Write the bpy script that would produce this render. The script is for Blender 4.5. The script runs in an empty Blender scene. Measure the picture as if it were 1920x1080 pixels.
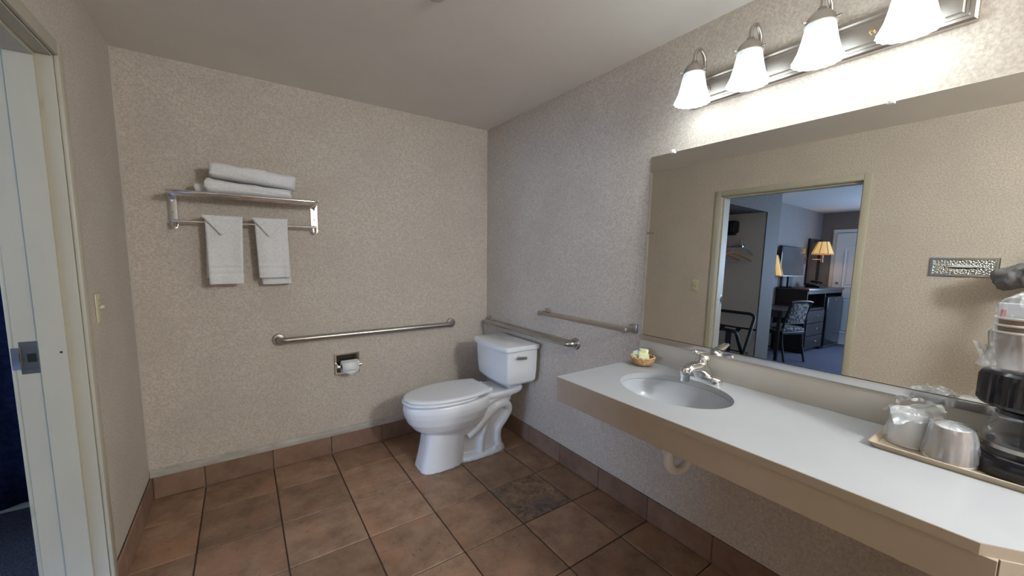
import bpy, bmesh, math, random
from mathutils import Vector, Matrix, noise
random.seed(7)
PI = math.pi
scene = bpy.context.scene
COL = scene.collection
# ------------------------------------------------------------------ camera
CAM = Vector((-1.70207, -2.82612, 1.38914))
cR = Vector((0.82068609, -0.57124174, 0.01253841))
cU = Vector((0.05287633, 0.09777922, 0.99380245))
cF = Vector((0.56892744, 0.81493687, -0.11045121))
cd = bpy.data.cameras.new('camera')
cam = bpy.data.objects.new('camera', cd); COL.objects.link(cam)
cd.sensor_width = 36; cd.lens = 729.314 / 1920 * 36
cd.shift_x = -1.49 / 1920; cd.shift_y = 19.68 / 1920
cd.clip_start = 0.03; cd.clip_end = 100
mw = Matrix((cR, cU, -cF)).transposed().to_4x4(); mw.translation = CAM
cam.matrix_world = mw
scene.camera = cam
# ------------------------------------------------------------------ world, exposure
wd = bpy.data.worlds.new('world'); scene.world = wd; wd.use_nodes = True
wd.node_tree.nodes['Background'].inputs[0].default_value = (0.36, 0.56, 1.0, 1)
wd.node_tree.nodes['Background'].inputs[1].default_value = 2.0
vs = scene.view_settings
vs.view_transform = 'Standard'; vs.look = 'None'; vs.gamma = 1; vs.use_curve_mapping = False
vs.exposure = 0.26
# daylight entering by the bedroom window, plus an added side fill
def area(name, loc, rot, sx, sy, power, color):
    l = bpy.data.lights.new(name, 'AREA'); l.shape = 'RECTANGLE'; l.size = sx; l.size_y = sy
    l.energy = power; l.color = color
    o = bpy.data.objects.new(name, l); o.location = loc; o.rotation_euler = rot; COL.objects.link(o)
    return o
WIN_X = -7.5
area('window_daylight', (WIN_X - 0.10, -2.3, 1.45), (0, -PI/2, 0), 1.3, 1.9, 128, (0.48, 0.68, 1.0))
area('side_fill_light', (-6.25, -4.30, 1.45), (PI/2, 0, 0), 2.0, 1.2, 42, (0.48, 0.68, 1.0))  # added fill outside the made-up side window, brightens the entry door
LAMP_POWER = 0.38
FILL_POWER = 92.0
LAMP_COL = (0.90, 0.96, 1.0)

# ------------------------------------------------------------------ materials
MATS = {}
def nodes_of(m): return m.node_tree.nodes, m.node_tree.links
def mat(name, col, rough=0.6, metal=0.0, spec=0.5, coat=0.0, trans=0.0, ior=1.45, emit=None, es=0.0, sheen=0.0, alpha=1.0):
    m = bpy.data.materials.new(name); m.use_nodes = True
    b = m.node_tree.nodes['Principled BSDF']
    b.inputs['Base Color'].default_value = (*col, 1); b.inputs['Roughness'].default_value = rough
    b.inputs['Metallic'].default_value = metal; b.inputs['Specular IOR Level'].default_value = spec
    b.inputs['Coat Weight'].default_value = coat; b.inputs['Transmission Weight'].default_value = trans
    b.inputs['IOR'].default_value = ior; b.inputs['Sheen Weight'].default_value = sheen
    b.inputs['Alpha'].default_value = alpha
    if emit: b.inputs['Emission Color'].default_value = (*emit, 1); b.inputs['Emission Strength'].default_value = es
    MATS[name] = m
    return m
def add_noise(m, c1, c2, scale=30, detail=3, rough=0.6, lo=0.35, hi=0.65, bump=0.0, bdist=0.002, stretch=None, second=None, space='Object', per_object=False, vein=None):
    N, L = nodes_of(m); b = N['Principled BSDF']
    tc = N.new('ShaderNodeTexCoord'); src = tc.outputs[space]
    if per_object:
        oi = N.new('ShaderNodeObjectInfo'); mul = N.new('ShaderNodeVectorMath'); mul.operation = 'SCALE'
        cx = N.new('ShaderNodeCombineXYZ')
        for i in range(3): L.new(oi.outputs['Random'], cx.inputs[i])
        L.new(cx.outputs[0], mul.inputs[0]); mul.inputs['Scale'].default_value = 37.0
        ad = N.new('ShaderNodeVectorMath'); L.new(src, ad.inputs[0]); L.new(mul.outputs[0], ad.inputs[1]); src = ad.outputs[0]
    if stretch:
        mp = N.new('ShaderNodeMapping'); mp.inputs['Scale'].default_value = stretch; L.new(src, mp.inputs[0]); src = mp.outputs[0]
    n = N.new('ShaderNodeTexNoise'); n.inputs['Scale'].default_value = scale; n.inputs['Detail'].default_value = detail; n.inputs['Roughness'].default_value = rough
    L.new(src, n.inputs['Vector'])
    r = N.new('ShaderNodeValToRGB'); r.color_ramp.elements[0].position = lo; r.color_ramp.elements[1].position = hi
    r.color_ramp.elements[0].color = (*c1, 1); r.color_ramp.elements[1].color = (*c2, 1)
    L.new(n.outputs['Fac'], r.inputs[0]); out = r.outputs[0]
    if second:
        sc, col, lo2, hi2, amt = second
        n2 = N.new('ShaderNodeTexNoise'); n2.inputs['Scale'].default_value = sc; n2.inputs['Detail'].default_value = 4
        L.new(src, n2.inputs['Vector'])
        mr = N.new('ShaderNodeMapRange'); mr.inputs['From Min'].default_value = lo2; mr.inputs['From Max'].default_value = hi2
        mr.inputs['To Max'].default_value = amt; L.new(n2.outputs['Fac'], mr.inputs['Value'])
        mx = N.new('ShaderNodeMix'); mx.data_type = 'RGBA'; L.new(mr.outputs[0], mx.inputs[0]); L.new(out, mx.inputs[6]); mx.inputs[7].default_value = (*col, 1)
        out = mx.outputs[2]
    if vein:
        n3 = N.new('ShaderNodeTexNoise'); n3.inputs['Scale'].default_value = vein[0]; n3.inputs['Detail'].default_value = 6; n3.inputs['Roughness'].default_value = .7; n3.inputs['Distortion'].default_value = 1.2
        L.new(src, n3.inputs['Vector'])
        m3 = N.new('ShaderNodeMapRange'); m3.inputs['From Min'].default_value = vein[2]; m3.inputs['From Max'].default_value = vein[3]; m3.inputs['To Max'].default_value = vein[4]; L.new(n3.outputs['Fac'], m3.inputs['Value'])
        x3 = N.new('ShaderNodeMix'); x3.data_type = 'RGBA'; L.new(m3.outputs[0], x3.inputs[0]); L.new(out, x3.inputs[6]); x3.inputs[7].default_value = (*vein[1], 1)
        out = x3.outputs[2]
    if per_object:
        hs = N.new('ShaderNodeHueSaturation'); mr3 = N.new('ShaderNodeMapRange'); mr3.inputs['To Min'].default_value = 0.82; mr3.inputs['To Max'].default_value = 1.14
        L.new(oi.outputs['Random'], mr3.inputs['Value']); L.new(mr3.outputs[0], hs.inputs['Value']); L.new(out, hs.inputs['Color']); out = hs.outputs[0]
    L.new(out, b.inputs['Base Color'])
    if bump:
        bp = N.new('ShaderNodeBump'); bp.inputs['Strength'].default_value = bump; bp.inputs['Distance'].default_value = bdist
        L.new(n.outputs['Fac'], bp.inputs['Height']); L.new(bp.outputs[0], b.inputs['Normal'])
    return m
wallpaper = add_noise(mat('wallpaper', (.5, .44, .38), .75, spec=.25), (.50, .437, .367), (.675, .61, .53), scale=110, detail=4, rough=.6, lo=.36, hi=.64, bump=.10, bdist=.002,
                      second=(4.0, (.50, .43, .385), .42, .68, .35))
ceil_m = add_noise(mat('ceiling_paint', (.5, .46, .4), .8, spec=.2), (.80, .765, .70), (.84, .80, .74), scale=3, detail=4, lo=.3, hi=.7)
tile_m = add_noise(mat('slate_tile', (.25, .15, .1), .42, spec=.35), (.20, .118, .075), (.38, .245, .16), scale=9, detail=7, rough=.66, lo=.32, hi=.68, bump=.35, bdist=.003,
                   second=(5.5, (.40, .20, .12), .50, .70, .6), per_object=True, vein=(22, (.075, .045, .035), .60, .72, .75))
tile_dark = add_noise(mat('slate_tile_mottled', (.2, .14, .1), .42, spec=.35), (.10, .072, .068), (.36, .235, .125), scale=11, detail=8, rough=.75, lo=.38, hi=.60, bump=.6, bdist=.005,
                      second=(4, (.13, .095, .11), .50, .66, .7), vein=(26, (.04, .028, .026), .55, .66, .85))
tile_wall = add_noise(mat('base_tile', (.25, .16, .12), .5, spec=.3), (.215, .128, .088), (.315, .20, .145), scale=8, detail=6, rough=.6, lo=.32, hi=.68, bump=.2, bdist=.002, per_object=True)
grout = add_noise(mat('grout', (.06, .045, .035), .9), (.045, .032, .024), (.085, .062, .048), scale=60)
trim_paint = add_noise(mat('trim_paint', (.56, .53, .47), .45), (.50, .475, .415), (.58, .55, .48), scale=6, detail=5, stretch=(1, 1, .3))
door_paint = add_noise(mat('door_frame_paint', (.56, .53, .44), .4), (.48, .445, .345), (.54, .50, .395), scale=4, detail=6, stretch=(1, 1, .25), second=(22, (.36, .31, .25), .66, .74, .5))
wood_trim = add_noise(mat('shoe_moulding_paint', (.46, .43, .38), .6), (.36, .33, .29), (.50, .47, .42), scale=22, detail=5, stretch=(.3, 1, 1))
chrome = mat('chrome', (.78, .78, .78), .09, 1.0)
nickel = mat('brushed_nickel', (.50, .46, .42), .32, 1.0)
steel = add_noise(mat('brushed_steel', (.5, .48, .45), .3, 1.0), (.42, .40, .375), (.54, .52, .49), scale=60, stretch=(.1, .1, 1))
porcelain = mat('porcelain', (.80, .82, .85), .10, spec=.5, coat=.4)
seat_m = mat('toilet_seat_plastic', (.78, .79, .81), .22)
towel_m = add_noise(mat('white_terry', (.82, .82, .81), .95, spec=.1, sheen=.3), (.74, .745, .74), (.86, .86, .855), scale=130, detail=3, bump=.5, bdist=.003)
counter_m = add_noise(mat('counter_laminate', (.74, .72, .68), .35), (.43, .44, .46), (.46, .47, .49), scale=3)
apron_m = add_noise(mat('apron_laminate', (.60, .53, .43), .45), (.44, .375, .295), (.48, .41, .33), scale=3)
splash_m = add_noise(mat('backsplash_laminate', (.62, .57, .49), .4), (.58, .55, .50), (.62, .59, .54), scale=3)
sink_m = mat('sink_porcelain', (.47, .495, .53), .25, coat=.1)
pvc = mat('white_pvc', (.84, .83, .80), .35)
paper = add_noise(mat('tissue_paper', (.85, .85, .84), .95), (.80, .80, .79), (.88, .88, .87), scale=90, bump=.2)
card = mat('brown_card', (.35, .25, .16), .9)
black_m = mat('black_plastic', (.012, .012, .018), .22, coat=.3)
black_matt = mat('black_metal', (.012, .012, .015), .45)
dark_hole = mat('dark_recess', (.01, .01, .01), .7)
# silvered mirror
mirror_m = mat('mirror_glass', (.86, .87, .83), .0, 1.0)
glass = bpy.data.materials.new('clear_glass'); glass.use_nodes = True
def film(name, tint, opac, gl_rough, white, spec_amt=.35):
    m = bpy.data.materials.new(name); m.use_nodes = True; N, L = nodes_of(m)
    for n in list(N): N.remove(n)
    o = N.new('ShaderNodeOutputMaterial'); t = N.new('ShaderNodeBsdfTransparent'); t.inputs[0].default_value = (*tint, 1)
    g = N.new('ShaderNodeBsdfGlossy'); g.inputs['Roughness'].default_value = gl_rough; g.inputs[0].default_value = (1, 1, 1, 1)
    d = N.new('ShaderNodeBsdfDiffuse'); d.inputs[0].default_value = (*white, 1)
    lw = N.new('ShaderNodeLayerWeight'); lw.inputs[0].default_value = spec_amt
    m1 = N.new('ShaderNodeMixShader'); m1.inputs[0].default_value = opac; L.new(t.outputs[0], m1.inputs[1]); L.new(d.outputs[0], m1.inputs[2])
    m2 = N.new('ShaderNodeMixShader'); L.new(lw.outputs['Facing'], m2.inputs[0]); L.new(m1.outputs[0], m2.inputs[1]); L.new(g.outputs[0], m2.inputs[2])
    L.new(m2.outputs[0], o.inputs[0])
    return m
plastic_film = film('plastic_film', (.97, .98, 1), .24, .20, (.85, .88, .92), .25)
glass = film('carafe_glass', (.88, .90, .92), .02, .03, (.8, .8, .8), .22)
window_glass = film('window_glass', (.97, .98, 1), .0, .02, (.8, .8, .8), .1)
cup_white = mat('paper_cup_white', (.80, .80, .79), .6)
cup_brown = add_noise(mat('paper_cup_brown', (.40, .29, .22), .7), (.22, .155, .115), (.31, .225, .17), scale=25)
tray_m = add_noise(mat('tan_plastic_tray', (.56, .46, .34), .4), (.50, .41, .30), (.58, .48, .36), scale=8)
wicker = add_noise(mat('wicker', (.62, .36, .17), .6), (.45, .24, .09), (.75, .48, .26), scale=90, bump=.5)
soap_green = add_noise(mat('soap_wrapper_green', (.62, .66, .38), .45), (.55, .60, .30), (.72, .74, .48), scale=40)
soap_yellow = mat('soap_wrapper_yellow', (.74, .70, .42), .45)
soap_white = mat('sachet_white', (.75, .80, .86), .35)
ivory = mat('ivory_plastic', (.66, .60, .42), .4)
ivory_dark = mat('ivory_shadow_line', (.40, .34, .18), .5)
screw_m = mat('brass_screw', (.6, .45, .25), .35, 1.0)
# frosted shade: a lamp, it gives off light
shade_m = bpy.data.materials.new('frosted_glass_shade'); shade_m.use_nodes = True
sb = shade_m.node_tree.nodes['Principled BSDF']; sb.inputs['Base Color'].default_value = (.85, .92, .92, 1); sb.inputs['Roughness'].default_value = .3
sb.inputs['Transmission Weight'].default_value = 0.0
sb.inputs['Emission Color'].default_value = (.82, .93, 1.0, 1)
_N, _L = nodes_of(shade_m); _tc = _N.new('ShaderNodeTexCoord'); _sx = _N.new('ShaderNodeSeparateXYZ'); _mr = _N.new('ShaderNodeMapRange'); _mr.interpolation_type = 'SMOOTHSTEP'
_L.new(_tc.outputs['Object'], _sx.inputs[0]); _L.new(_sx.outputs[2], _mr.inputs['Value'])
for _k, _v in (('From Min', .030), ('From Max', .088), ('To Min', 4.6), ('To Max', .50)): _mr.inputs[_k].default_value = _v
_L.new(_mr.outputs[0], sb.inputs['Emission Strength'])   # glass is brightest round the bulb
bulb_m = mat('lit_bulb', (1, 1, 1), .5, emit=(1, .98, .94), es=6)
# bedroom
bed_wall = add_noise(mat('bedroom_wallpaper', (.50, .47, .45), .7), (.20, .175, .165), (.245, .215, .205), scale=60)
bed_ceil = mat('bedroom_ceiling', (.64, .62, .60), .8)
carpet = add_noise(mat('blue_grey_carpet', (.12, .12, .16), .95, spec=.1), (.085, .085, .12), (.17, .17, .215), scale=160, bump=.6, bdist=.006)
dark_wood = add_noise(mat('espresso_wood', (.022, .018, .02), .35, spec=.5), (.014, .011, .013), (.035, .027, .027), scale=14, stretch=(1, 1, 6))
desk_wood = add_noise(mat('desk_laminate', (.05, .048, .055), .3), (.04, .037, .042), (.065, .06, .067), scale=10)
chair_fab = add_noise(mat('floral_upholstery', (.16, .15, .14), .9), (.06, .06, .075), (.34, .31, .27), scale=26, detail=4, lo=.45, hi=.58)
navy = add_noise(mat('navy_curtain', (.02, .03, .085), .9, spec=.1), (.016, .024, .07), (.028, .04, .10), scale=40)
white_door = mat('white_door_paint', (.78, .79, .80), .4)
tv_screen = mat('tv_screen', (.02, .022, .026), .06, spec=.9, coat=1.0)
hang_wood = add_noise(mat('hanger_wood', (.42, .22, .11), .45), (.34, .17, .08), (.46, .25, .13), scale=20)
cloth_shade = mat('lampshade_cloth', (.62, .45, .22), .9, emit=(1, .62, .2), es=.55)
shade_rib = mat('lampshade_trim', (.42, .26, .12), .9, emit=(1, .5, .12), es=.12)
brass = mat('aged_brass', (.32, .20, .12), .35, 1.0)
skin = add_noise(mat('skin', (.48, .31, .23), .55), (.44, .28, .20), (.52, .34, .26), scale=30)
grey_cloth = add_noise(mat('grey_cotton', (.17, .165, .18), .9, spec=.1), (.21, .205, .225), (.28, .275, .295), scale=120, bump=.4)
jeans = mat('dark_denim', (.04, .05, .08), .9); shoe_m = mat('dark_leather', (.02, .018, .016), .5); hair_m = mat('dark_hair', (.02, .015, .012), .6)

# ------------------------------------------------------------------ helpers
def chain(o):
    v = Vector((0, 0, 0))
    while o is not None: v += o.location; o = o.parent
    return v
class MB:
    def __init__(s): s.bm = bmesh.new()
    def box(s, lo, hi, bevel=0.0, seg=2):
        lo, hi = Vector(lo), Vector(hi); c = (lo + hi) / 2; d = hi - lo
        r = bmesh.ops.create_cube(s.bm, size=1.0)
        for v in r['verts']: v.co = Vector((v.co.x * d.x, v.co.y * d.y, v.co.z * d.z)) + c
        if bevel:
            es = list({e for v in r['verts'] for e in v.link_edges})
            bmesh.ops.bevel(s.bm, geom=es, offset=bevel, segments=seg, affect='EDGES', profile=.5)
        return s
    def obox(s, center, size, rot, bevel=0.0, seg=2):
        M = Matrix.Translation(center) @ rot.to_4x4(); b = bmesh.new()
        r = bmesh.ops.create_cube(b, size=1.0)
        for v in b.verts: v.co = Vector((v.co.x * size[0], v.co.y * size[1], v.co.z * size[2]))
        if bevel: bmesh.ops.bevel(b, geom=list(b.edges), offset=bevel, segments=seg, affect='EDGES', profile=.5)
        b.transform(M); t = bpy.data.meshes.new('t'); b.to_mesh(t); b.free(); s.bm.from_mesh(t); bpy.data.meshes.remove(t)
        return s
    def rings(s, rings, cap0=True, cap1=True, closed=False, loop=True):
        vs = [[s.bm.verts.new(p) for p in r] for r in rings]; n = len(vs[0])
        m = len(vs)
        for i in range(m if closed else m - 1):
            a, b = vs[i], vs[(i + 1) % m]
            for j in range(n if loop else n - 1):
                k = (j + 1) % n; s.bm.faces.new((a[j], a[k], b[k], b[j]))
        if not closed and loop:
            if cap0: s.bm.faces.new(list(reversed(vs[0])))
            if cap1: s.bm.faces.new(vs[-1])
        return s
    def tube(s, path, r, n=12, closed=False, caps=True):
        P = [Vector(p) for p in path]; m = len(P); rr = r if isinstance(r, (list, tuple)) else [r] * m
        rings = []; up = None
        for i in range(m):
            a = P[i - 1] if (i > 0 or closed) else P[i]; b = P[(i + 1) % m] if (i < m - 1 or closed) else P[i]
            t = (b - a).normalized()
            if up is None:
                up = Vector((0, 0, 1)) if abs(t.z) < .9 else Vector((1, 0, 0))
            side = t.cross(up).normalized(); up = side.cross(t).normalized()
            rings.append([P[i] + (side * math.cos(2 * PI * k / n) + up * math.sin(2 * PI * k / n)) * rr[i] for k in range(n)])
        return s.rings(rings, caps, caps, closed)
    def lathe(s, prof, center, axis='z', n=32, caps=False, sx=1.0, flute=None):
        c = Vector(center); rings = []
        for i, (r, h) in enumerate(prof):
            ring = []
            for k in range(n):
                a = 2 * PI * k / n; q = r
                if flute: q = r + flute(i, a)
                x, y = q * math.cos(a), q * math.sin(a)
                p = {'z': (x * sx, y, h), 'x': (h, x, y), 'y': (x, h, y)}[axis]
                ring.append(c + Vector(p))
            rings.append(ring)
        return s.rings(rings, caps, caps)
    def prism(s, pts, axis, lo, hi):
        def P(p, h):
            return {'z': (p[0], p[1], h), 'x': (h, p[0], p[1]), 'y': (p[0], h, p[1])}[axis]
        return s.rings([[P(p, lo) for p in pts], [P(p, hi) for p in pts]])
    def sphere(s, c, r, u=16, v=10, scale=(1, 1, 1)):
        res = bmesh.ops.create_uvsphere(s.bm, u_segments=u, v_segments=v, radius=r)
        for w in res['verts']: w.co = Vector((w.co.x * scale[0], w.co.y * scale[1], w.co.z * scale[2])) + Vector(c)
        return s
def link(name, me, parent):
    o = bpy.data.objects.new(name, me); COL.objects.link(o)
    if parent is not None: o.parent = parent
    return o
def build(name, mb, material, parent=None, smooth=35, origin=None, props=None):
    bm = mb.bm
    bmesh.ops.recalc_face_normals(bm, faces=list(bm.faces))
    off = chain(parent) if parent is not None else Vector((0, 0, 0))
    if origin is None and parent is None:
        xs = [v.co for v in bm.verts]
        origin = Vector(((min(p.x for p in xs) + max(p.x for p in xs)) / 2, (min(p.y for p in xs) + max(p.y for p in xs)) / 2, min(p.z for p in xs)))
    o0 = Vector(origin) if origin is not None else off
    bmesh.ops.translate(bm, verts=bm.verts, vec=-o0)
    me = bpy.data.meshes.new(name); bm.to_mesh(me); bm.free()
    if smooth:
        me.polygons.foreach_set('use_smooth', [True] * len(me.polygons))
        try: me.set_sharp_from_angle(angle=math.radians(smooth))
        except Exception: pass
    me.materials.append(material)
    o = link(name, me, parent); o.location = o0 - off
    if props:
        for k, v in props.items(): o[k] = v
    return o
def thing(name, label, cat, loc, group=None):
    o = bpy.data.objects.new(name, None); o.empty_display_size = .05; COL.objects.link(o); o.location = loc
    o['label'] = label; o['category'] = cat
    if group: o['group'] = group
    return o
def tag(o, label, cat, group=None):
    o['label'] = label; o['category'] = cat
    if group: o['group'] = group
    return o
def struct(name, mb, m, label=None, smooth=35, parent=None):
    o = build(name, mb, m, parent, smooth)
    if parent is None:
        o['kind'] = 'structure'
        if label: o['label'] = label
    return o
def sroot(name, label, loc):
    o = bpy.data.objects.new(name, None); o.empty_display_size = .05; COL.objects.link(o); o.location = loc
    o['kind'] = 'structure'; o['label'] = label
    return o
def arc(c, r, a0, a1, n, plane='xz'):
    out = []
    for i in range(n + 1):
        a = a0 + (a1 - a0) * i / n; u, v = r * math.cos(a), r * math.sin(a)
        out.append(Vector(c) + Vector({'xz': (u, 0, v), 'xy': (u, v, 0), 'yz': (0, u, v)}[plane]))
    return out
def catmull(pts, n=8):
    P = [Vector(p) for p in pts]; out = []
    for i in range(len(P) - 1):
        a, b, c, d = P[max(i - 1, 0)], P[i], P[i + 1], P[min(i + 2, len(P) - 1)]
        for k in range(n):
            t = k / n
            out.append(.5 * ((2 * b) + (c - a) * t + (2 * a - 5 * b + 4 * c - d) * t * t + (3 * b - a - 3 * c + d) * t ** 3))
    out.append(P[-1]); return out

# ================================================================== ROOM SHELL
W = 2.183; H = 2.393; FRONT = -5.60; WT = 0.165
T = 0.345; COL6 = -0.2174; ROW1 = -0.286
floor = struct('floor', MB().box((-W, FRONT, -0.12), (0, 0, -0.006)), grout, 'dark grout bed of the tiled bathroom floor')
fullv = MB().box((-T/2 + .0028, -T/2 + .0028, -.02), (T/2 - .0028, T/2 - .0028, 0), .003, 1)
bmesh.ops.recalc_face_normals(fullv.bm, faces=list(fullv.bm.faces))
tile_me = bpy.data.meshes.new('floor_tile'); fullv.bm.to_mesh(tile_me); tile_me.materials.append(tile_m)
xs = [-W] + [COL6 - T * k for k in range(5, -1, -1)] + [0]
ys = [0] + [ROW1 - T * k for k in range(17)] ; ys = [y for y in ys if y > FRONT + .05] + [FRONT]
foff = chain(floor)
for i in range(len(xs) - 1):
    for j in range(len(ys) - 1):
        x0, x1, y1, y0 = xs[i], xs[i + 1], ys[j], ys[j + 1]
        full = abs(x1 - x0 - T) < .002 and abs(y1 - y0 - T) < .002
        jit = random.uniform(-.0008, .0008)
        if full:
            o = link('tile', tile_me, floor); o.location = Vector(((x0 + x1) / 2, (y0 + y1) / 2, jit)) - foff
            if i == 5 and j == 3:
                me2 = tile_me.copy(); me2.materials.clear(); me2.materials.append(tile_dark); o.data = me2
                o['label'] = 'darker purple-brown mottled floor tile'
            else:
                o.rotation_euler.z = random.choice((0, PI/2, PI, -PI/2))
        else:
            build('tile', MB().box((x0 + .0028, y0 + .0028, -.02), (x1 - .0028, y1 - .0028, jit), .003, 1), tile_m, floor)
struct('ceiling', MB().box((-W - WT, FRONT - .12, H), (.12, .12, H + .1)), ceil_m, 'plain beige painted bathroom ceiling')
wall_back = struct('wall_back', MB().box((-W, 0, -.12), (.12, .12, H)), wallpaper, 'wall with speckled beige wallpaper behind the toilet paper holder')
wall_right = struct('wall_right', MB().box((0, FRONT - .12, -.12), (.12, 0, H)), wallpaper, 'wall with speckled beige wallpaper carrying the mirror')
struct('wall_front', MB().box((-W, FRONT - .12, -.12), (0, FRONT, H)), wallpaper, 'papered wall behind the photographer')
DY0, DY1, DZ = -.807, -1.863, 2.033   # finished door opening
wl = MB().box((-W - WT, DY0 + .02, -.12), (-W, .12, H)).box((-W - WT, FRONT - .12, -.12), (-W, DY1 - .02, H)).box((-W - WT, DY1 - .02, DZ + .02), (-W, DY0 + .02, H))
wall_left = struct('wall_left', wl, wallpaper, 'papered wall with the open doorway to the bedroom')
# tiled skirting: bed of grout with separate tiles
BH = .130
def skirting(name, label, axis, fixed, sign, seams):
    a, b = min(seams), max(seams)
    def bx(lo, hi, d0, d1, z0, z1, bev=0):
        m = MB()
        if axis == 'x': m.box((lo, min(fixed, fixed + sign * d1) if d0 == 0 else min(fixed + sign * d0, fixed + sign * d1), z0), (hi, max(fixed + sign * d0, fixed + sign * d1), z1), bev, 1)
        else: m.box((min(fixed + sign * d0, fixed + sign * d1), lo, z0), (max(fixed + sign * d0, fixed + sign * d1), hi, z1), bev, 1)
        return m
    r = struct(name, bx(a, b, 0, .006, .0, BH), grout, label)
    s = sorted(seams)
    for i in range(len(s) - 1):
        build('tile', bx(s[i] + .0015, s[i + 1] - .0015, .004, .0115, .003, BH + .001, .002), tile_wall, r)
    return r
cols = [-W + .012] + [COL6 - T * k for k in range(5, -1, -1)] + [-.012]
rows = [-.0] + [y for y in ys[1:-1]] + [FRONT]
skirting('baseboard_back', 'brown ceramic skirting tiles along the back wall', 'x', 0, -1, cols)
skirting('baseboard_right', 'brown ceramic skirting tiles along the mirror wall', 'y', 0, -1, rows)
skirting('baseboard_left', 'brown ceramic skirting tiles between corner and doorway', 'y', -W, 1, [0, ROW1, ROW1 - T, -.757])
skirting('baseboard_left_front', 'brown ceramic skirting tiles beyond the doorway', 'y', -W, 1, [-1.917] + [y for y in ys[1:-1] if y < -1.93] + [FRONT])
# painted shoe moulding above the back skirting
prof = [(0, BH + .001), (-.016, BH + .001), (-.016, BH + .018), (-.012, BH + .034), (-.004, BH + .042), (0, BH + .042)]
m = MB(); m.rings([[(-W + .004, p[0], p[1]) for p in prof], [(-.004, p[0], p[1]) for p in prof]])
struct('trim_1', m, wood_trim, 'greyish painted wooden moulding above the back skirting tiles')
m = MB(); m.prism([(-W, 0), (-W + .006, 0), (-W, -.006)], 'z', BH + .045, H)
struct('trim_2', m, trim_paint, 'pale caulked strip in the left back corner')

# ------------------------------------------------------------------ door frame
door = sroot('door_1', 'cream painted door frame without its leaf, on the left', (-W - WT / 2, (DY0 + DY1) / 2, 0))
XB = -W - WT
for (ya, yb, nm) in ((DY0, DY0 + .02, 'jamb'), (DY1 - .02, DY1, 'jamb')):
    build(nm, MB().box((XB, ya, 0), (-W, yb, DZ), .0015, 1), door_paint, door)
build('head_jamb', MB().box((XB, DY1 - .02, DZ), (-W, DY0 + .02, DZ + .02), .0015, 1), door_paint, door)
ST0, ST1 = -2.290, -2.223
build('door_stop', MB().box((ST0, DY0 - .012, 0), (ST1, DY0, DZ - .012), .0015, 1), door_paint, door)
build('door_stop', MB().box((ST0, DY1, 0), (ST1, DY1 + .012, DZ - .012), .0015, 1), door_paint, door)
build('head_stop', MB().box((ST0, DY1, DZ - .012), (ST1, DY0, DZ), .0015, 1), door_paint, door)
for xa, xb in ((-W, -W + .013), (XB - .013, XB)):
    build('casing', MB().box((xa, DY0 + .004, 0), (xb, DY0 + .052, DZ + .052), .004, 2), door_paint, door)
    build('casing', MB().box((xa, DY1 - .052, 0), (xb, DY1 - .004, DZ + .052), .004, 2), door_paint, door)
    build('head_casing', MB().box((xa, DY1 - .004, DZ + .004), (xb, DY0 + .004, DZ + .052), .004, 2), door_paint, door)
sp = build('strike_plate', MB().box((-2.337, DY0 - .002, .962), (-2.294, DY0 + .001, 1.075), .001, 1), steel, door)
build('strike_lip', MB().obox((-2.345, DY0 - .004, 1.018), (.022, .002, .075), Matrix.Rotation(math.radians(-25), 3, 'Z')), chrome, sp)
build('latch_hole', MB().box((-2.320, DY0 - .0028, 1.003), (-2.299, DY0 - .0018, 1.032)), dark_hole, sp)
for z in (.972, 1.065):
    build('screw', MB().lathe([(.0001, -.0032), (.0035, -.0030), (.004, -.002)], (-2.315, DY0, z), 'y', 10), steel, sp)
build('nail_hole', MB().lathe([(.0001, -.0005), (.004, -.0003), (.004, .001)], (-2.238, DY0 - .012, 1.03), 'y', 10), dark_hole, door)

# ================================================================== BATHROOM THINGS
# ------------------------------------------------------------------ vanity counter
CZ = .858; CXF = -.578; CY0 = -1.565; CY1 = -3.45
SKC = Vector((-.287, -1.945)); SKA, SKB = .176, .226     # sink half axes x, y
counter = thing('vanity_counter', 'long wall-hung white laminate vanity counter with tan apron and backsplash', 'counter', (-.29, -2.5, .74))
m = MB(); bm = m.bm; N = 64; LT = .024
sx0, sx1, sy0, sy1 = CXF, -.004, -1.66, -2.24
def ray_rect(c, a):
    dx, dy = math.cos(a), math.sin(a); ts = []
    if dx > 1e-9: ts.append((sx1 - c.x) / dx)
    if dx < -1e-9: ts.append((sx0 - c.x) / dx)
    if dy > 1e-9: ts.append((sy0 - c.y) / dy)
    if dy < -1e-9: ts.append((sy1 - c.y) / dy)
    t = min(ts); return (c.x + dx * t, c.y + dy * t)
angs = sorted([2 * PI * k / N for k in range(N)] + [math.atan2(y - SKC.y, x - SKC.x) % (2 * PI) for x in (sx0, sx1) for y in (sy0, sy1)])
ell = lambda a, s=1.0: (lambda r: (SKC.x + s * r * math.cos(a), SKC.y + s * r * math.sin(a)))(1 / math.sqrt((math.cos(a) / SKA) ** 2 + (math.sin(a) / SKB) ** 2))
for z in (CZ, CZ - LT):
    A = [bm.verts.new((*ell(a), z)) for a in angs]; B = [bm.verts.new((*ray_rect(SKC, a), z)) for a in angs]
    for k in range(len(angs)):
        q = (k + 1) % len(angs); bm.faces.new((A[k], A[q], B[q], B[k]) if z == CZ else (B[k], B[q], A[q], A[k]))
for k in range(len(angs)):
    q = (k + 1) % len(angs)
    a, b = ell(angs[k]), ell(angs[q])
    bm.faces.new([bm.verts.new((*a, CZ)), bm.verts.new((*b, CZ)), bm.verts.new((*b, CZ - LT)), bm.verts.new((*a, CZ - LT))])
m.prism([(CXF, sy0), (sx1, sy0), (sx1, CY0), (CXF, CY0)], 'z', CZ - LT, CZ)
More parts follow.
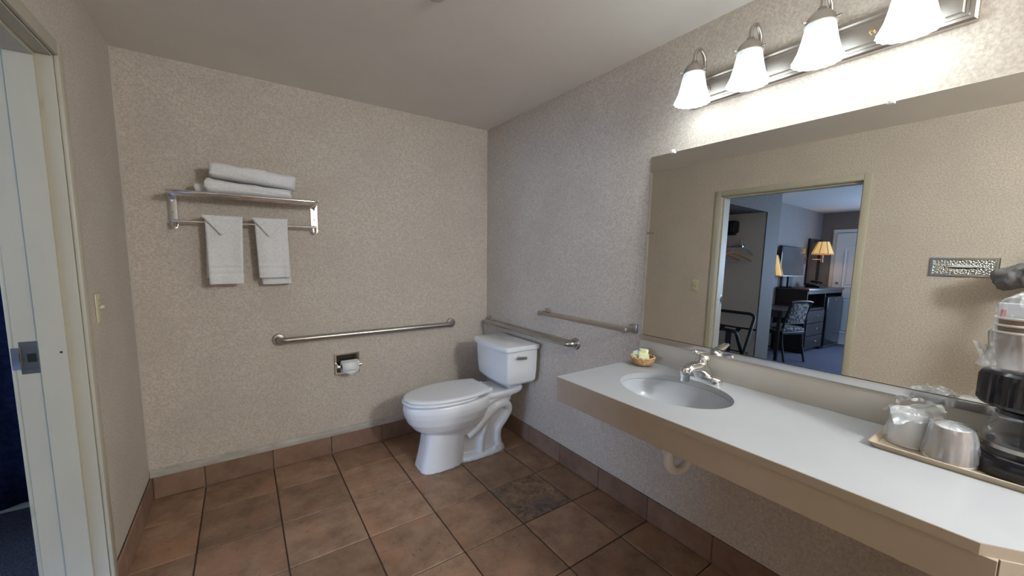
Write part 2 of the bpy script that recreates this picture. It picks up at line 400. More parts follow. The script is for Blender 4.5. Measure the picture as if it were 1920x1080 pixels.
m.prism([(CXF, sy1), (CXF, -2.777), (-.43, -2.99), (-.43, CY1), (sx1, CY1), (sx1, sy1)], 'z', CZ - LT, CZ)
m.box((CXF, sy1, CZ - LT), (CXF + .0005, sy0, CZ))
build('worktop', m, counter_m, counter)
APB = .748
m = MB().box((CXF - .0015, -2.777, CZ - LT), (CXF + .001, CY0, CZ - .0008)).box((CXF, CY0 - .001, CZ - LT), (-.004, CY0 + .0015, CZ - .0008))
m.prism([(CXF - .0015, -2.777), (-.4312, -2.991), (-.43, -2.990), (CXF, -2.776)], 'z', CZ - LT, CZ - .0008)
build('edge_band', m, apron_m, counter)
build('apron', MB().box((CXF + .002, -2.80, APB), (CXF + .022, CY0 - .002, CZ - LT), .001, 1), apron_m, counter)
build('apron_end', MB().box((CXF + .022, CY0 - .022, APB), (-.002, CY0 - .002, CZ - LT), .001, 1), apron_m, counter)
m = MB(); d = Vector((.148, -.213, 0)).normalized(); nrm = Vector((d.y, -d.x, 0))
p0 = Vector((CXF + .010, -2.803, 0)); p1 = Vector((-.425, -2.995, 0))
m.prism([tuple(p0.xy), tuple(p1.xy), tuple((p1 - nrm * .02).xy), tuple((p0 - nrm * .02).xy)], 'z', .10, CZ - LT)
build('end_panel', m, apron_m, counter)
build('apron_return', MB().box((-.425, CY1 + .002, APB), (-.405, -2.998, CZ - LT)), apron_m, counter)
build('backsplash', MB().box((-.022, CY1, CZ), (-.002, CY0 - .014, .965), .002, 2), splash_m, counter)
# ------------------------------------------------------------------ sink
sink = thing('sink', 'oval white undermount sink basin set in the counter', 'sink', (SKC.x, SKC.y, .70))
m = MB(); rg = []
for s, z in ((1.03, CZ - LT), (1.0, CZ - LT - .002), (.985, CZ - .05), (.95, CZ - .08), (.87, CZ - .112), (.72, CZ - .136), (.5, CZ - .148), (.25, CZ - .153), (.10, CZ - .155)):
    rg.append([(*ell(2 * PI * k / 64, s), z) for k in range(64)])
outer = [[(*ell(2 * PI * k / 64, s), z) for k in range(64)] for s, z in ((.12, CZ - .165), (.55, CZ - .16), (.80, CZ - .145), (.95, CZ - .115), (1.02, CZ - .075), (1.045, CZ - LT - .004), (1.03, CZ - LT))]
m.rings(rg + outer, False, False)
build('basin', m, sink_m, sink, 50)
build('drain', MB().lathe([(.0005, -.1505), (.012, -.1495), (.024, -.1525), (.026, -.156)], (SKC.x, SKC.y, CZ), 'z', 24), chrome, sink)
# trap below
trap = thing('drain_trap', 'white plastic drain trap hanging below the counter', 'drain pipe', (-.25, -1.96, .49))
path = [(-.292, -1.945, .69), (-.292, -1.945, .59), (-.291, -1.947, .56)] + [Vector((-.292 + .0 + .058 * (1 - math.cos(a)), -1.947 - .012 * (1 - math.cos(a)), .555 - .058 * math.sin(a))) for a in [PI * k / 12 for k in range(1, 13)]]
path += [(-.176, -1.972, .60), (-.165, -1.974, .625), (-.14, -1.976, .635), (-.002, -1.98, .635)]
build('pipe', MB().tube(path, .021, 16), pvc, trap, 60)
for c in ((-.292, -1.945, .60), (-.178, -1.972, .575)):
    build('slip_nut', MB().lathe([(.022, -.014), (.029, -.014), (.029, .012), (.022, .014)], c, 'z', 12), pvc, trap, 20)
# ------------------------------------------------------------------ faucet
fy = -1.948; fx = -.080
fc = thing('faucet', 'chrome single-lever faucet behind the oval sink', 'faucet', (fx, fy, CZ))
def stadium(hl, r, n=10):
    out = [(r * math.cos(a), hl + r * math.sin(a)) for a in [PI * k / n for k in range(n + 1)]]
    out += [(r * math.cos(a), -hl + r * math.sin(a)) for a in [PI + PI * k / n for k in range(n + 1)]]
    return out
m = MB(); rg = []
for sc, z in ((1, 0), (1, .012), (.96, .020), (.82, .0245), (.55, .026)):
    rg.append([(fx + p[0] * sc, fy + p[1] * (.5 + .5 * sc), CZ + z) for p in stadium(.052, .027)])
m.rings(rg); build('base_plate', m, chrome, fc, 40)
m = MB(); rg = []
for px, pz, w, h in ((.010, .006, .040, .034), (-.002, .034, .038, .050), (-.030, .052, .034, .044), (-.062, .060, .029, .034), (-.092, .060, .024, .028), (-.116, .056, .021, .024)):
    rg.append([(fx + px + (.35 * h * math.sin(a) if px < 0 else 0), fy + w * math.cos(a), CZ + pz + h * .55 * math.sin(a)) for a in [2 * PI * k / 20 for k in range(20)]])
m.rings(rg); build('spout', m, chrome, fc, 60)
build('aerator', MB().lathe([(.0005, .018), (.016, .018), (.017, .022), (.017, .036), (.0195, .039), (.020, .062), (.016, .068)], (fx - .116, fy, CZ), 'z', 20, True), chrome, fc, 40)
m = MB(); m.lathe([(.030, .050), (.029, .075), (.026, .090), (.018, .101), (.0005, .105)], (fx + .002, fy, CZ), 'z', 24, True)
hd = build('handle_cap', m, chrome, fc, 50)
m = MB(); rg = []
for t, w, h in ((0, .020, .014), (.25, .020, .013), (.6, .017, .010), (1, .014, .007), (1.10, .008, .004)):
    c = Vector((fx + .012 - .075 * t, fy, CZ + .096 + .022 * t ** .8)); rg.append([(c.x, c.y + w * math.cos(a), c.z + h * math.sin(a)) for a in [2 * PI * k / 14 for k in range(14)]])
m.rings(rg); build('lever', m, chrome, hd, 60)
build('lift_rod', MB().tube([(fx + .034, fy, CZ + .01), (fx + .034, fy, CZ + .062)], .0025, 8).sphere((fx + .034, fy, CZ + .066), .006, 10, 8), chrome, fc)
fc.scale = (1.12, 1.12, 1.16)
# ------------------------------------------------------------------ mirror
MT = -.012
mir = thing('wall_mirror', 'large frameless wall mirror above the counter reflecting the doorway', 'mirror', (-.012, -2.48, .985))
MY0, MY1, MZ0, MZ1 = -1.582, -3.40, .985, 1.880
def mxf(z): return -.0175 + .012 * (z - MZ0)
m = MB(); m.rings([[(mxf(z) + d, y, z) for (d, z) in ((0, MZ0), (0, MZ1), (.005, MZ1), (.005, MZ0))] for y in (MY1, MY0)])
build('mirror_glass', m, mirror_m, mir, 0)
m = MB(); pr = [(-.026, .966), (-.026, .992), (-.0235, .992), (-.0215, .975), (-.010, .972), (-.003, .972), (-.003, .966)]
m.rings([[(p[0], y, p[1]) for p in pr] for y in (MY1, MY0 + .004)])
build('bottom_channel', m, chrome, mir, 20)
for y in (-1.70, -2.45, -3.2):
    zc = MZ1
    build('mirror_clip', MB().box((-.017, y - .010, zc - .006), (-.003, y + .010, zc + .011), .003, 2).lathe([(.0001, -.022), (.005, -.021), (.006, -.017)], (0, y, zc + .004), 'x', 12), pvc, mir)
# ------------------------------------------------------------------ vanity light bar
LY = [-1.857, -2.072, -2.286, -2.498]
vl = thing('vanity_light', 'four-lamp brushed nickel vanity light bar with frosted bell shades', 'light fixture', (-.03, -2.195, 2.04))
m = MB(); y0, y1 = -1.785, -2.612; z0, z1 = 2.045, 2.165
lv = [(0.0, 0.0), (.0, -.022), (.006, -.027), (.014, -.027), (.019, -.021), (.024, -.021), (.030, -.028)]
rg = [[(dx if dx else -.001, y0 - e, z0 + e), (dx if dx else -.001, y1 + e, z0 + e), (dx if dx else -.001, y1 + e, z1 - e), (dx if dx else -.001, y0 - e, z1 - e)] for e, dx in lv]
m.rings(rg, True, True); build('back_plate', m, nickel, vl, 20)
for y in (-2.392, -1.964):
    build('mounting_knob', MB().lathe([(.0001, -.040), (.006, -.039), (.008, -.034), (.006, -.027)], (0, y, 2.105), 'x', 14), screw_m, vl)
def shade_prof():
    pts = [(.034, .1105), (.039, .1095), (.0415, .104), (.0435, .09), (.049, .06), (.056, .03), (.066, .006), (.070, -.002)]
    return pts
for i, y in enumerate(LY):
    p = catmull([(-.026, y, 2.100), (-.040, y, 2.102), (-.052, y, 2.125), (-.053, y, 2.18), (-.060, y, 2.222), (-.092, y, 2.247), (-.124, y, 2.226), (-.131, y, 2.19), (-.131, y, 2.176)], 6)
    ar = build('arm', MB().tube(p, .0068, 12), nickel, vl, 60)
    build('arm_collar', MB().lathe([(.018, -.026), (.017, -.034), (.010, -.039)], (0, y, 2.100), 'x', 20), nickel, ar)
    c = (-.131, y, 2.03)
    ft = build('fitter', MB().lathe([(.0082, .160), (.012, .158), (.014, .150), (.026, .143), (.037, .131), (.043, .114), (.0445, .108), (.042, .107)], c, 'z', 28), nickel, vl, 50)
    for k in range(3):
        a = 2 * PI * k / 3 + .4; dv = Vector((math.cos(a), math.sin(a), 0))
        build('thumb_screw', MB().tube([Vector(c) + dv * .041 + Vector((0, 0, .114)), Vector(c) + dv * .056 + Vector((0, 0, .114))], .0032, 8), nickel, ft)
    pr = shade_prof(); full = pr + [(r - .003, z) for r, z in reversed(pr)]
    fl = lambda i_, a: (.0022 * math.cos(18 * a) * max(0, min(1, (0.5 - abs(i_ - 7.5) / 7.5) * 2.2)))
    sh = build('shade', MB().lathe(full, c, 'z', 90, False, 1.0, fl), shade_m, vl, 70)
    build('bulb', MB().lathe([(.0005, .012), (.016, .015), (.026, .028), (.029, .045), (.026, .062), (.016, .085), (.013, .105)], c, 'z', 20), bulb_m, vl, 60)
    l = bpy.data.lights.new('vanity_bulb_light', 'POINT'); l.energy = LAMP_POWER; l.color = LAMP_COL; l.shadow_soft_size = .03
    lo = bpy.data.objects.new('vanity_bulb_light', l); COL.objects.link(lo); lo.location = (-.131, y, 2.012)
# ------------------------------------------------------------------ toilet
TY = -.525
toilet = thing('toilet', 'white two-piece elongated toilet with closed lid in the corner', 'toilet', (-.45, TY, 0))
def egg(x0, x1, hw, z, n=40, back=.55):
    # x0 = front tip, x1 = rear ; widest nearer the rear
    cx = x0 + (x1 - x0) * back; out = []
    for k in range(n):
        a = 2 * PI * k / n; c, s = math.cos(a), math.sin(a)
        rx = (x1 - cx) if c > 0 else (cx - x0)
        e = .8 if c > 0 else 1.0
        out.append((cx + rx * (abs(c) ** e) * (1 if c > 0 else -1), TY + hw * (abs(s) ** (.92)) * (1 if s > 0 else -1), z))
    return out
m = MB()
m.rings([egg(-.74, -.42, .085, .19), egg(-.79, -.40, .115, .235), egg(-.85, -.37, .150, .275), egg(-.89, -.34, .176, .325), egg(-.91, -.32, .188, .375), egg(-.915, -.315, .190, .41), egg(-.91, -.31, .186, .435), egg(-.90, -.31, .178, .449)])
# pedestal front
def slab(x0, x1, hw, z, n=36):
    out = []; cx = (x0 + x1) / 2; rx = (x1 - x0) / 2
    for k in range(n):
        a = 2 * PI * k / n; c, s = math.cos(a), math.sin(a)
        out.append((cx + rx * abs(c) ** .7 * (1 if c > 0 else -1), TY + hw * abs(s) ** .55 * (1 if s > 0 else -1), z))
    return out
m.rings([slab(-.835, -.53, .118, 0), slab(-.830, -.53, .114, .02), slab(-.815, -.525, .108, .08), slab(-.80, -.52, .104, .15), slab(-.79, -.50, .104, .22), slab(-.785, -.46, .105, .29)])
# foot at the back
m.rings([slab(-.60, -.185, .112, 0), slab(-.60, -.19, .108, .022), slab(-.58, -.21, .085, .038)])
# trap body
m.rings([slab(-.56, -.225, .056, .02), slab(-.56, -.245, .058, .10), slab(-.54, -.235, .060, .17), slab(-.52, -.165, .064, .24), slab(-.50, -.135, .072, .31), slab(-.48, -.125, .088, .37), slab(-.46, -.13, .096, .415)])
for s in (-1, 1):
    m.tube(catmull([(-.62, TY + s * .082, .215), (-.53, TY + s * .086, .265), (-.44, TY + s * .09, .335), (-.35, TY + s * .094, .39), (-.26, TY + s * .096, .412), (-.17, TY + s * .094, .415)], 6), .024, 12)
    m.tube(catmull([(-.50, TY + s * .062, .165), (-.43, TY + s * .07, .215), (-.35, TY + s * .076, .285), (-.27, TY + s * .076, .335), (-.20, TY + s * .072, .335), (-.172, TY + s * .066, .288), (-.205, TY + s * .062, .225), (-.255, TY + s * .06, .165), (-.262, TY + s * .06, .09), (-.245, TY + s * .062, .02)], 6), .032, 14)
    m.tube(catmull([(-.345, TY + s * .064, .26), (-.375, TY + s * .068, .19), (-.395, TY + s * .068, .11), (-.40, TY + s * .07, .015)], 6), .026, 12)
# deck under the tank
m.rings([slab(-.44, -.06, .10, .395), slab(-.46, -.045, .125, .415), slab(-.46, -.04, .132, .438), slab(-.45, -.045, .128, .449), slab(-.44, -.05, .12, .452)])
bowl = build('bowl', m, porcelain, toilet, 60)
rm = bowl.modifiers.new('blend', 'REMESH'); rm.mode = 'VOXEL'; rm.voxel_size = .0055; rm.use_smooth_shade = True
sm = bowl.modifiers.new('soften', 'SMOOTH'); sm.factor = .5; sm.iterations = 6
def padded(x0, x1, hw, z0, z1, r=.006, back=.55, **k):
    rg = []
    for dz, i in ((0, r), (.25, .25 * r), (.5, 0), (.75, .25 * r), (1, r)):
        rg.append(egg(x0 + i, x1 - i, hw - i, z0 + (z1 - z0) * dz, 56, back))
    return MB().rings(rg)
build('seat', padded(-.920, -.40, .188, .4515, .468, .005, .58), seat_m, toilet, 60)
def lid_ring(i, z):
    x0, x1, hb, hm = -.915 + i, -.345 - i, .138 - i, .184 - i; Ln = x1 - x0; up = []
    for k in range(29):
        t = k / 28
        if t < .4: h = hb + (hm - hb) * math.sin(PI / 2 * t / .4)
        else: h = hm * math.sqrt(max(0, 1 - ((t - .4) / .6) ** 2.15))
        up.append((x1 - Ln * t, h))
    return [(x, TY + h, z) for x, h in up] + [(x, TY - h, z) for x, h in reversed(up[:-1])]
lid_m = MB().rings([lid_ring(i, z) for i, z in ((.006, .4715), (.0015, .4735), (0, .479), (.002, .487), (.009, .4915), (.03, .493))])
lid = build('lid', lid_m, seat_m, toilet, 60)
build('hinge_bar', MB().box((-.375, TY - .115, .452), (-.338, TY + .115, .472), .007, 3), seat_m, toilet, 50)
for s in (-1, 1):
    build('hinge_cap', MB().lathe([(.015, .452), (.015, .470), (.011, .476), (.0005, .477)], (-.325, TY + s * .07, 0), 'z', 16), seat_m, toilet)
    build('bolt_cap', MB().lathe([(.014, .03), (.0135, .043), (.009, .051), (.0005, .053)], (-.30, TY + s * .093, 0), 'z', 16), porcelain, toilet)
def tank_ring(hw, xb, xf, bow, z, r=.028, grow=0):
    out = []
    out += [(xb, TY - hw), (xb, TY + hw)]
    n = 5
    out += [(xf + r - r * math.sin(a), TY + hw - r + r * math.cos(a)) for a in [PI/2 * k / n for k in range(n + 1)]]
    for k in range(1, 12):
        t = k / 12; y = TY + (hw - r) * (1 - 2 * t); out.append((xf - bow * (1 - (2 * t - 1) ** 2), y))
    out += [(xf + r - r * math.cos(a), TY - hw + r - r * math.sin(a)) for a in [PI/2 * k / n for k in range(n + 1)]]
    return [(x, y, z) for x, y in out]
m = MB().rings([tank_ring(.11, -.09, -.20, .01, .4535), tank_ring(.115, -.085, -.205, .01, .485), tank_ring(.172, -.065, -.238, .01, .492), tank_ring(.196, -.05, -.258, .015, .503), tank_ring(.208, -.04, -.268, .018, .527), tank_ring(.214, -.036, -.275, .02, .60), tank_ring(.218, -.034, -.280, .022, .742)])
build('tank', m, porcelain, toilet, 45)
m = MB().rings([tank_ring(.225, -.032, -.288, .022, .742), tank_ring(.233, -.028, -.297, .024, .748), tank_ring(.234, -.028, -.298, .024, .768), tank_ring(.230, -.032, -.294, .024, .778), tank_ring(.216, -.045, -.28, .022, .783)])
build('tank_lid', m, porcelain, toilet, 45)
lv = build('flush_lever', MB().tube([(-.205, TY - .212, .705), (-.205, TY - .240, .705)], .011, 14), chrome, toilet)
build('lever_handle', MB().obox((-.180, TY - .240, .700), (.082, .010, .020), Matrix.Rotation(math.radians(7), 3, 'Y'), .004), nickel, lv)
# ------------------------------------------------------------------ grab bars
def grab(name, label, pts, wall_ax, group):
    P = [Vector(p) for p in pts]; a, b = P; mid = (a + b) / 2
    root = thing(name, label, 'grab bar', mid, group)
    nrm = Vector((0, -1, 0)) if wall_ax == 'y' else Vector((-1, 0, 0)); off = .052
    d = (b - a).normalized(); r = .036
    path = [a + nrm * .006]
    for k in range(0, 9):
        t = PI / 2 * k / 8; path.append(a + nrm * (off - r + r * math.sin(t)) + d * (r - r * math.cos(t)))
    for k in range(8, -1, -1):
        t = PI / 2 * k / 8; path.append(b + nrm * (off - r + r * math.sin(t)) - d * (r - r * math.cos(t)))
    path.append(b + nrm * .006)
    build('bar', MB().tube(path, .0185, 20), steel, root, 60)
    for e in (a, b):
        sgn = -1
        build('flange', MB().lathe([(.0385, sgn * .0), (.0385, sgn * .006), (.034, sgn * .012), (.020, sgn * .014)], e, wall_ax, 28), steel, root, 30)
grab('grab_bar', 'long stainless grab bar on the back wall above the paper holder', [(-1.530, 0, .841), (-.340, 0, .841)], 'y', 'stainless grab bars')
grab('grab_bar', 'shorter stainless grab bar on the wall behind the toilet tank', [(0, -.055, .842), (0, -1.088, .842)], 'x', 'stainless grab bars')
# ------------------------------------------------------------------ towel bar (square posts)
tb = thing('towel_bar', 'slim nickel towel bar with square posts left of the mirror', 'towel bar', (-.03, -1.16, .99))
for y in (-.815, -1.522):
    po = build('post', MB().box((-.012, y - .024, .985), (-.001, y + .024, 1.034), .003, 2), nickel, tb)
    build('post_arm', MB().box((-.078, y - .010, .996), (-.012, y + .010, 1.022), .003, 2), nickel, po)
    build('post_end', MB().box((-.088, y - .013, .993), (-.062, y + .013, 1.021), .002, 2), nickel, po)
build('bar', MB().box((-.084, -1.512, .997), (-.066, -.825, 1.015), .001, 1), nickel, tb)
# ------------------------------------------------------------------ towel shelf
RX0, RX1 = -1.990, -1.300; RZ = 1.690; RD = -.215
rack = thing('towel_shelf', 'chrome hotel towel shelf with lower bar on the back wall', 'towel shelf', (-1.645, 0, 1.51))
for x, s in ((RX0, 1), (RX1, -1)):
    m = MB(); pr = [(-.001, 1.700), (-.006, 1.700), (-.006, 1.53)]
    m.box((x - .021, -.007, 1.545), (x + .021, -.001, 1.705), .002, 1)
    m.lathe([(.0005, -.007), (.021, -.007), (.021, -.001), (.0005, -.001)], (x, 0, 1.532), 'y', 24)
    br = build('bracket', m, chrome, rack, 40)
    m = MB(); m.prism([(-.004, 1.705), (-.004, 1.655), (-.045, 1.672), (-.13, 1.681), (RD + .02, 1.684), (RD + .02, 1.700)], 'x', x - .003, x + .003)
    build('side_plate', m, chrome, br, 30)
    m = MB().tube(catmull([(x, -.004, 1.520), (x + s * .0, -.03, 1.516), (x + s * .004, -.062, 1.522), (x + s * .006, -.080, 1.548)], 6), .006, 10)
    build('bar_hook', m, chrome, br, 60)
    build('screw', MB().lathe([(.0001, -.0095), (.004, -.009), (.005, -.007)], (x, 0, 1.60), 'y', 10), steel, br)
r_ = .03
fr = [(RX0, -.01, RZ), (RX0, RD + r_, RZ)] + [Vector((RX0 + r_ - r_ * math.cos(a), RD + r_ - r_ * math.sin(a), RZ)) for a in [PI/2 * k / 6 for k in range(1, 7)]]
fr += [Vector((RX1 - r_ + r_ * math.sin(a), RD + r_ - r_ * math.cos(a), RZ)) for a in [PI/2 * k / 6 for k in range(0, 7)]] + [(RX1, -.01, RZ)]
build('front_rail', MB().tube(fr, .0085, 12), chrome, rack, 60)
for y in (-.05, -.105, -.160):
    build('shelf_rail', MB().tube([(RX0, y, RZ), (RX1, y, RZ)], .0065, 10), chrome, rack, 60)
build('lower_bar', MB().tube([(RX0, -.080, 1.548), (RX1, -.080, 1.548)], .0075, 12), chrome, rack, 60)
# folded towels on the shelf
def nz(p, s, a): return (noise.noise(Vector(p) * s)) * a
def folded(name, label, x0, x1, yb, yf, zb0, zb1, zt0, zt1, seed, lobe=False):
    r = thing(name, label, 'towel', ((x0 + x1) / 2, (yb + yf) / 2, min(zb0, zb1)), 'folded bath towels')
    def roll(nm, x0, x1, yb, yf, zb0, zb1, zt0, zt1, seed, groove=True):
        m = MB(); rg = []; n = 48; K = 30
        for i in range(K + 1):
            t = i / K; x = x0 + (x1 - x0) * t; ring = []
            endf = min(1, (min(t, 1 - t) * 16) ** .5 + .62) if 0 < i < K else .62
            zb = zb0 + (zb1 - zb0) * t; zt = zt0 + (zt1 - zt0) * t
            for k in range(n):
                a = 2 * PI * k / n; c, q = math.cos(a), math.sin(a)
                yy = (yb + yf) / 2 + (yf - yb) / 2 * abs(c) ** .6 * (1 if c > 0 else -1) * (.86 + .14 * endf)
                zz = (zb + zt) / 2 + (zt - zb) / 2 * abs(q) ** .7 * (1 if q > 0 else -1) * (.72 + .28 * endf)
                d = nz((x + seed, yy, zz), 7, .014) + nz((x, yy + seed, zz), 22, .005)
                if q < -.25: d *= .1
                if groove and c > .5: d -= .006 * math.exp(-((q + .12 + .25 * math.sin(t * 5 + seed)) * 7) ** 2)
                xx = x + (nz((seed, yy * 3, zz * 3), 6, .02) if i in (0, 1, K - 1, K) else 0)
                ring.append((xx, yy - d * c * .8, zz + d * (.9 if q > 0 else .1)))
            rg.append(ring)
        m.rings(rg); return build(nm, m, towel_m, r, 75)
    roll('towel_roll', x0, x1, yb, yf, zb0, zb1, zt0, zt1, seed)
    if lobe: roll('towel_fold', x0 - .045, x0 + .10, yb - .01, yf + .075, zb0, zb0, zb0 + .048, zb0 + .05, seed + 3, False)
    return r
folded('folded_towel', 'white folded towel lying directly on the chrome shelf rails', -1.832, -1.440, -.030, -.205, 1.699, 1.699, 1.776, 1.741, 3.1, True)
folded('folded_towel', 'white folded towel on top of the other on the shelf', -1.815, -1.418, -.030, -.200, 1.785, 1.750, 1.858, 1.840, 8.7)
# hanging hand towels
def hanging(name, label, xl, xr, zb, zbk, shift, seed):
    root = thing(name, label, 'towel', ((xl + xr) / 2, -.09, zb), 'hand towels on the bar')
    def sheet(nm, pf, nu, nv, th, parent=root):
        m = MB(); vf = [[None] * (nu + 1) for _ in range(nv + 1)]
        for j in range(nv + 1):
            for i in range(nu + 1): vf[j][i] = m.bm.verts.new(pf(i / nu, j / nv))
        for j in range(nv):
            for i in range(nu): m.bm.faces.new((vf[j][i], vf[j][i + 1], vf[j + 1][i + 1], vf[j + 1][i]))
        o = build(nm, m, towel_m, parent, 60)
        s = o.modifiers.new('pile', 'SOLIDIFY'); s.thickness = th; s.offset = 0
        return o
    zt = 1.572
    Lf, Lb = zt - zb, zt - zbk
    def body(u, v):
        # v 0 = front hem, over the bar, 1 = back hem
        tot = Lf + .05 + Lb; s = v * tot
        if s < Lf: z = zb + s; y = -.098
        elif s < Lf + .05:
            a = (s - Lf) / .05 * PI; z = zt + .012 * math.sin(a); y = -.080 - .018 * math.cos(a)
        else: z = zt - (s - Lf - .05); y = -.062
        x = xl + (xr - xl) * u + shift * (zt - z) * (1 if s < Lf + .02 else 4)
        wv = nz((x * 2 + seed, z, seed), 9, .012) * min(1, (zt - z) * 8)
        flare = -(u - .5) * .010 * (zt - z) * 4
        band = .0045 if (s < Lf and (.048 < s < .064 or .082 < s < .098)) else 0
        return (x + flare, y + wv - .006 * math.sin(u * PI * 2 + seed) * (zt - z) * 3 + band, z)
    sheet('towel_body', body, 14, 110, .009)
    # turned-down triangular flap at the top front
    def flap(u, v):
        half = .5 * (1 - v) ; uu = .42 + (u - .5) * 2 * (half * (1.0 if u > .5 else .84)) * 1.06
        x = xl - .014 + (xr - xl + .03) * uu
        return (x, -.110 - .004 * v - .002 * math.sin(u * PI), zt + .014 - v * .105)
    sheet('folded_flap', flap, 10, 10, .008)
    return root
hanging('hand_towel', 'white hand towel hanging on the left of the lower bar', -1.852, -1.682, 1.207, 1.24, -.012, 1.3)
hanging('hand_towel', 'white hand towel hanging on the right of the lower bar', -1.626, -1.460, 1.238, 1.197, .012, 5.9)
# ------------------------------------------------------------------ toilet paper holder
px0, px1, pz0, pz1 = -1.214, -1.050, .555, .705
tp = thing('paper_holder', 'recessed chrome toilet paper holder in the back wall', 'paper holder', (-1.13, -.002, .55))
m = MB(); e = .016
rg = [[(px0, y, pz0), (px1, y, pz0), (px1, y, pz1), (px0, y, pz1)] if not i else [(px0 + i, y, pz0 + i), (px1 - i, y, pz0 + i), (px1 - i, y, pz1 - i), (px0 + i, y, pz1 - i)] for i, y in ((0, -.001), (0, -.006), (.005, -.010), (e - .003, -.010), (e, -.006), (e, -.002))]
m.rings(rg, False, False); build('frame', m, chrome, tp, 20)
build('recess', MB().box((px0 + e - .002, -.0035, pz0 + e - .002), (px1 - e + .002, -.001, pz1 - e + .002)), mat('dark_chrome', (.10, .10, .105), .2, 1.0), tp)
build('roller', MB().tube([(px0 + .012, -.045, .620), (px1 + .004, -.045, .620)], .011, 14), chrome, tp)
for x in (px0 + .014, px1 - .008):
    build('ear', MB().box((x - .004, -.052, .608), (x + .004, -.004, .634), .002, 2), chrome, tp)
ro = thing('toilet_paper_roll', 'white toilet paper roll with folded end on the recessed holder', 'paper roll', (-1.125, -.06, .575))
m = MB(); m.lathe([(.020, -.052), (.043, -.052), (.044, -.050), (.044, .050), (.043, .052), (.020, .052)], (-1.127, -.062, .620), 'x', 40)
build('paper', m, paper, ro, 50)
build('core', MB().lathe([(.0195, -.0525), (.0195, .0525), (.018, .0525), (.018, -.0525), (.0195, -.0525)], (-1.127, -.062, .620), 'x', 24), card, ro)
m = MB(); rg = []
for k in range(9):
    a = math.radians(60 - k * 15); rg.append([(-1.178, -.062 - .0455 * math.cos(a), .62 + .0455 * math.sin(a)), (-1.076, -.062 - .0455 * math.cos(a), .62 + .0455 * math.sin(a))])
m.rings(rg, loop=False); v = m.bm
w = build('folded_end', m, paper, ro); w.modifiers.new('t', 'SOLIDIFY').thickness = .0015
m = MB(); vs_ = [m.bm.verts.new(p) for p in ((-1.178, -.1095, .598), (-1.076, -.1095, .598), (-1.127, -.1125, .570))]; m.bm.faces.new(vs_)
w = build('pointed_fold', m, paper, ro); w.modifiers.new('t', 'SOLIDIFY').thickness = .0015
# ------------------------------------------------------------------ light switch
def plate(name, label, y, z):
    r = thing(name, label, 'light switch', (-W, y, z - .058))
    build('cover_plate', MB().box((-W + .0005, y - .036, z - .058), (-W + .006, y + .036, z + .058), .003, 2), ivory, r)
    for dy in (-.0115,):
        build('toggle_slot', MB().box((-W + .0055, y - .006, z - .013), (-W + .0068, y + .006, z + .013)), ivory_dark, r)
        build('toggle', MB().obox((-W + .012, y, z + .003), (.016, .009, .011), Matrix.Rotation(math.radians(-25), 3, 'Y'), .002), ivory, r)
    for dz in (-.030, .030):
        build('screw', MB().lathe([(.0001, .0075), (.003, .007), (.0035, .006)], (-W, y, z + dz), 'x', 10), ivory_dark, r)
plate('light_switch', 'ivory toggle light switch on the left wall beside the doorway', -.607, 1.158)
# ------------------------------------------------------------------ tissue dispenser on the left wall (seen in the mirror)
td = thing('tissue_dispenser', 'chrome recessed tissue dispenser on the left wall, seen in the mirror', 'tissue holder', (-W, -2.42, 1.338))
ty0, ty1, tz0, tz1 = -2.268, -2.568, 1.338, 1.462
hammered = mat('hammered_chrome', (.70, .72, .70), .18, 1.0)
Nn, Ll = nodes_of(hammered); vo = Nn.new('ShaderNodeTexVoronoi'); vo.inputs['Scale'].default_value = 130; bp = Nn.new('ShaderNodeBump'); bp.inputs['Strength'].default_value = .8; bp.inputs['Distance'].default_value = .004
tcn = Nn.new('ShaderNodeTexCoord'); Ll.new(tcn.outputs['Object'], vo.inputs['Vector']); Ll.new(vo.outputs['Distance'], bp.inputs['Height']); Ll.new(bp.outputs[0], Nn['Principled BSDF'].inputs['Normal'])
m = MB(); rg = [[(-W + x, ty0 - i, tz0 + i), (-W + x, ty1 + i, tz0 + i), (-W + x, ty1 + i, tz1 - i), (-W + x, ty0 - i, tz1 - i)] for i, x in ((0, .001), (0, .010), (.004, .013), (.014, .013), (.018, .006))]
m.rings(rg, False, False); build('frame', m, chrome, td, 20)
build('face_plate', MB().box((-W + .001, ty1 + .017, tz0 + .017), (-W + .007, ty0 - .017, tz1 - .017)), hammered, td)
m = MB(); m.lathe([(.0004, .0085), (.0085, .0085), (.0105, .0068)], (-W, -2.418, 1.400), 'x', 24)
for v in m.bm.verts: v.co.y = -2.418 + (v.co.y + 2.418) * 8.5
build('slot', m, dark_hole, td)
m = MB(); rg = []
for k in range(15):
    t = k / 14; y = -2.34 - .16 * t; h = .010 * math.sin(PI * t) + .003
    rg.append([(-W + .008, y, 1.398), (-W + .014 + .003 * math.sin(t * 9), y, 1.398 + h * .6), (-W + .011, y, 1.398 + h * 1.4)])
m.rings(rg); build('tissue', m, paper, td, 60)
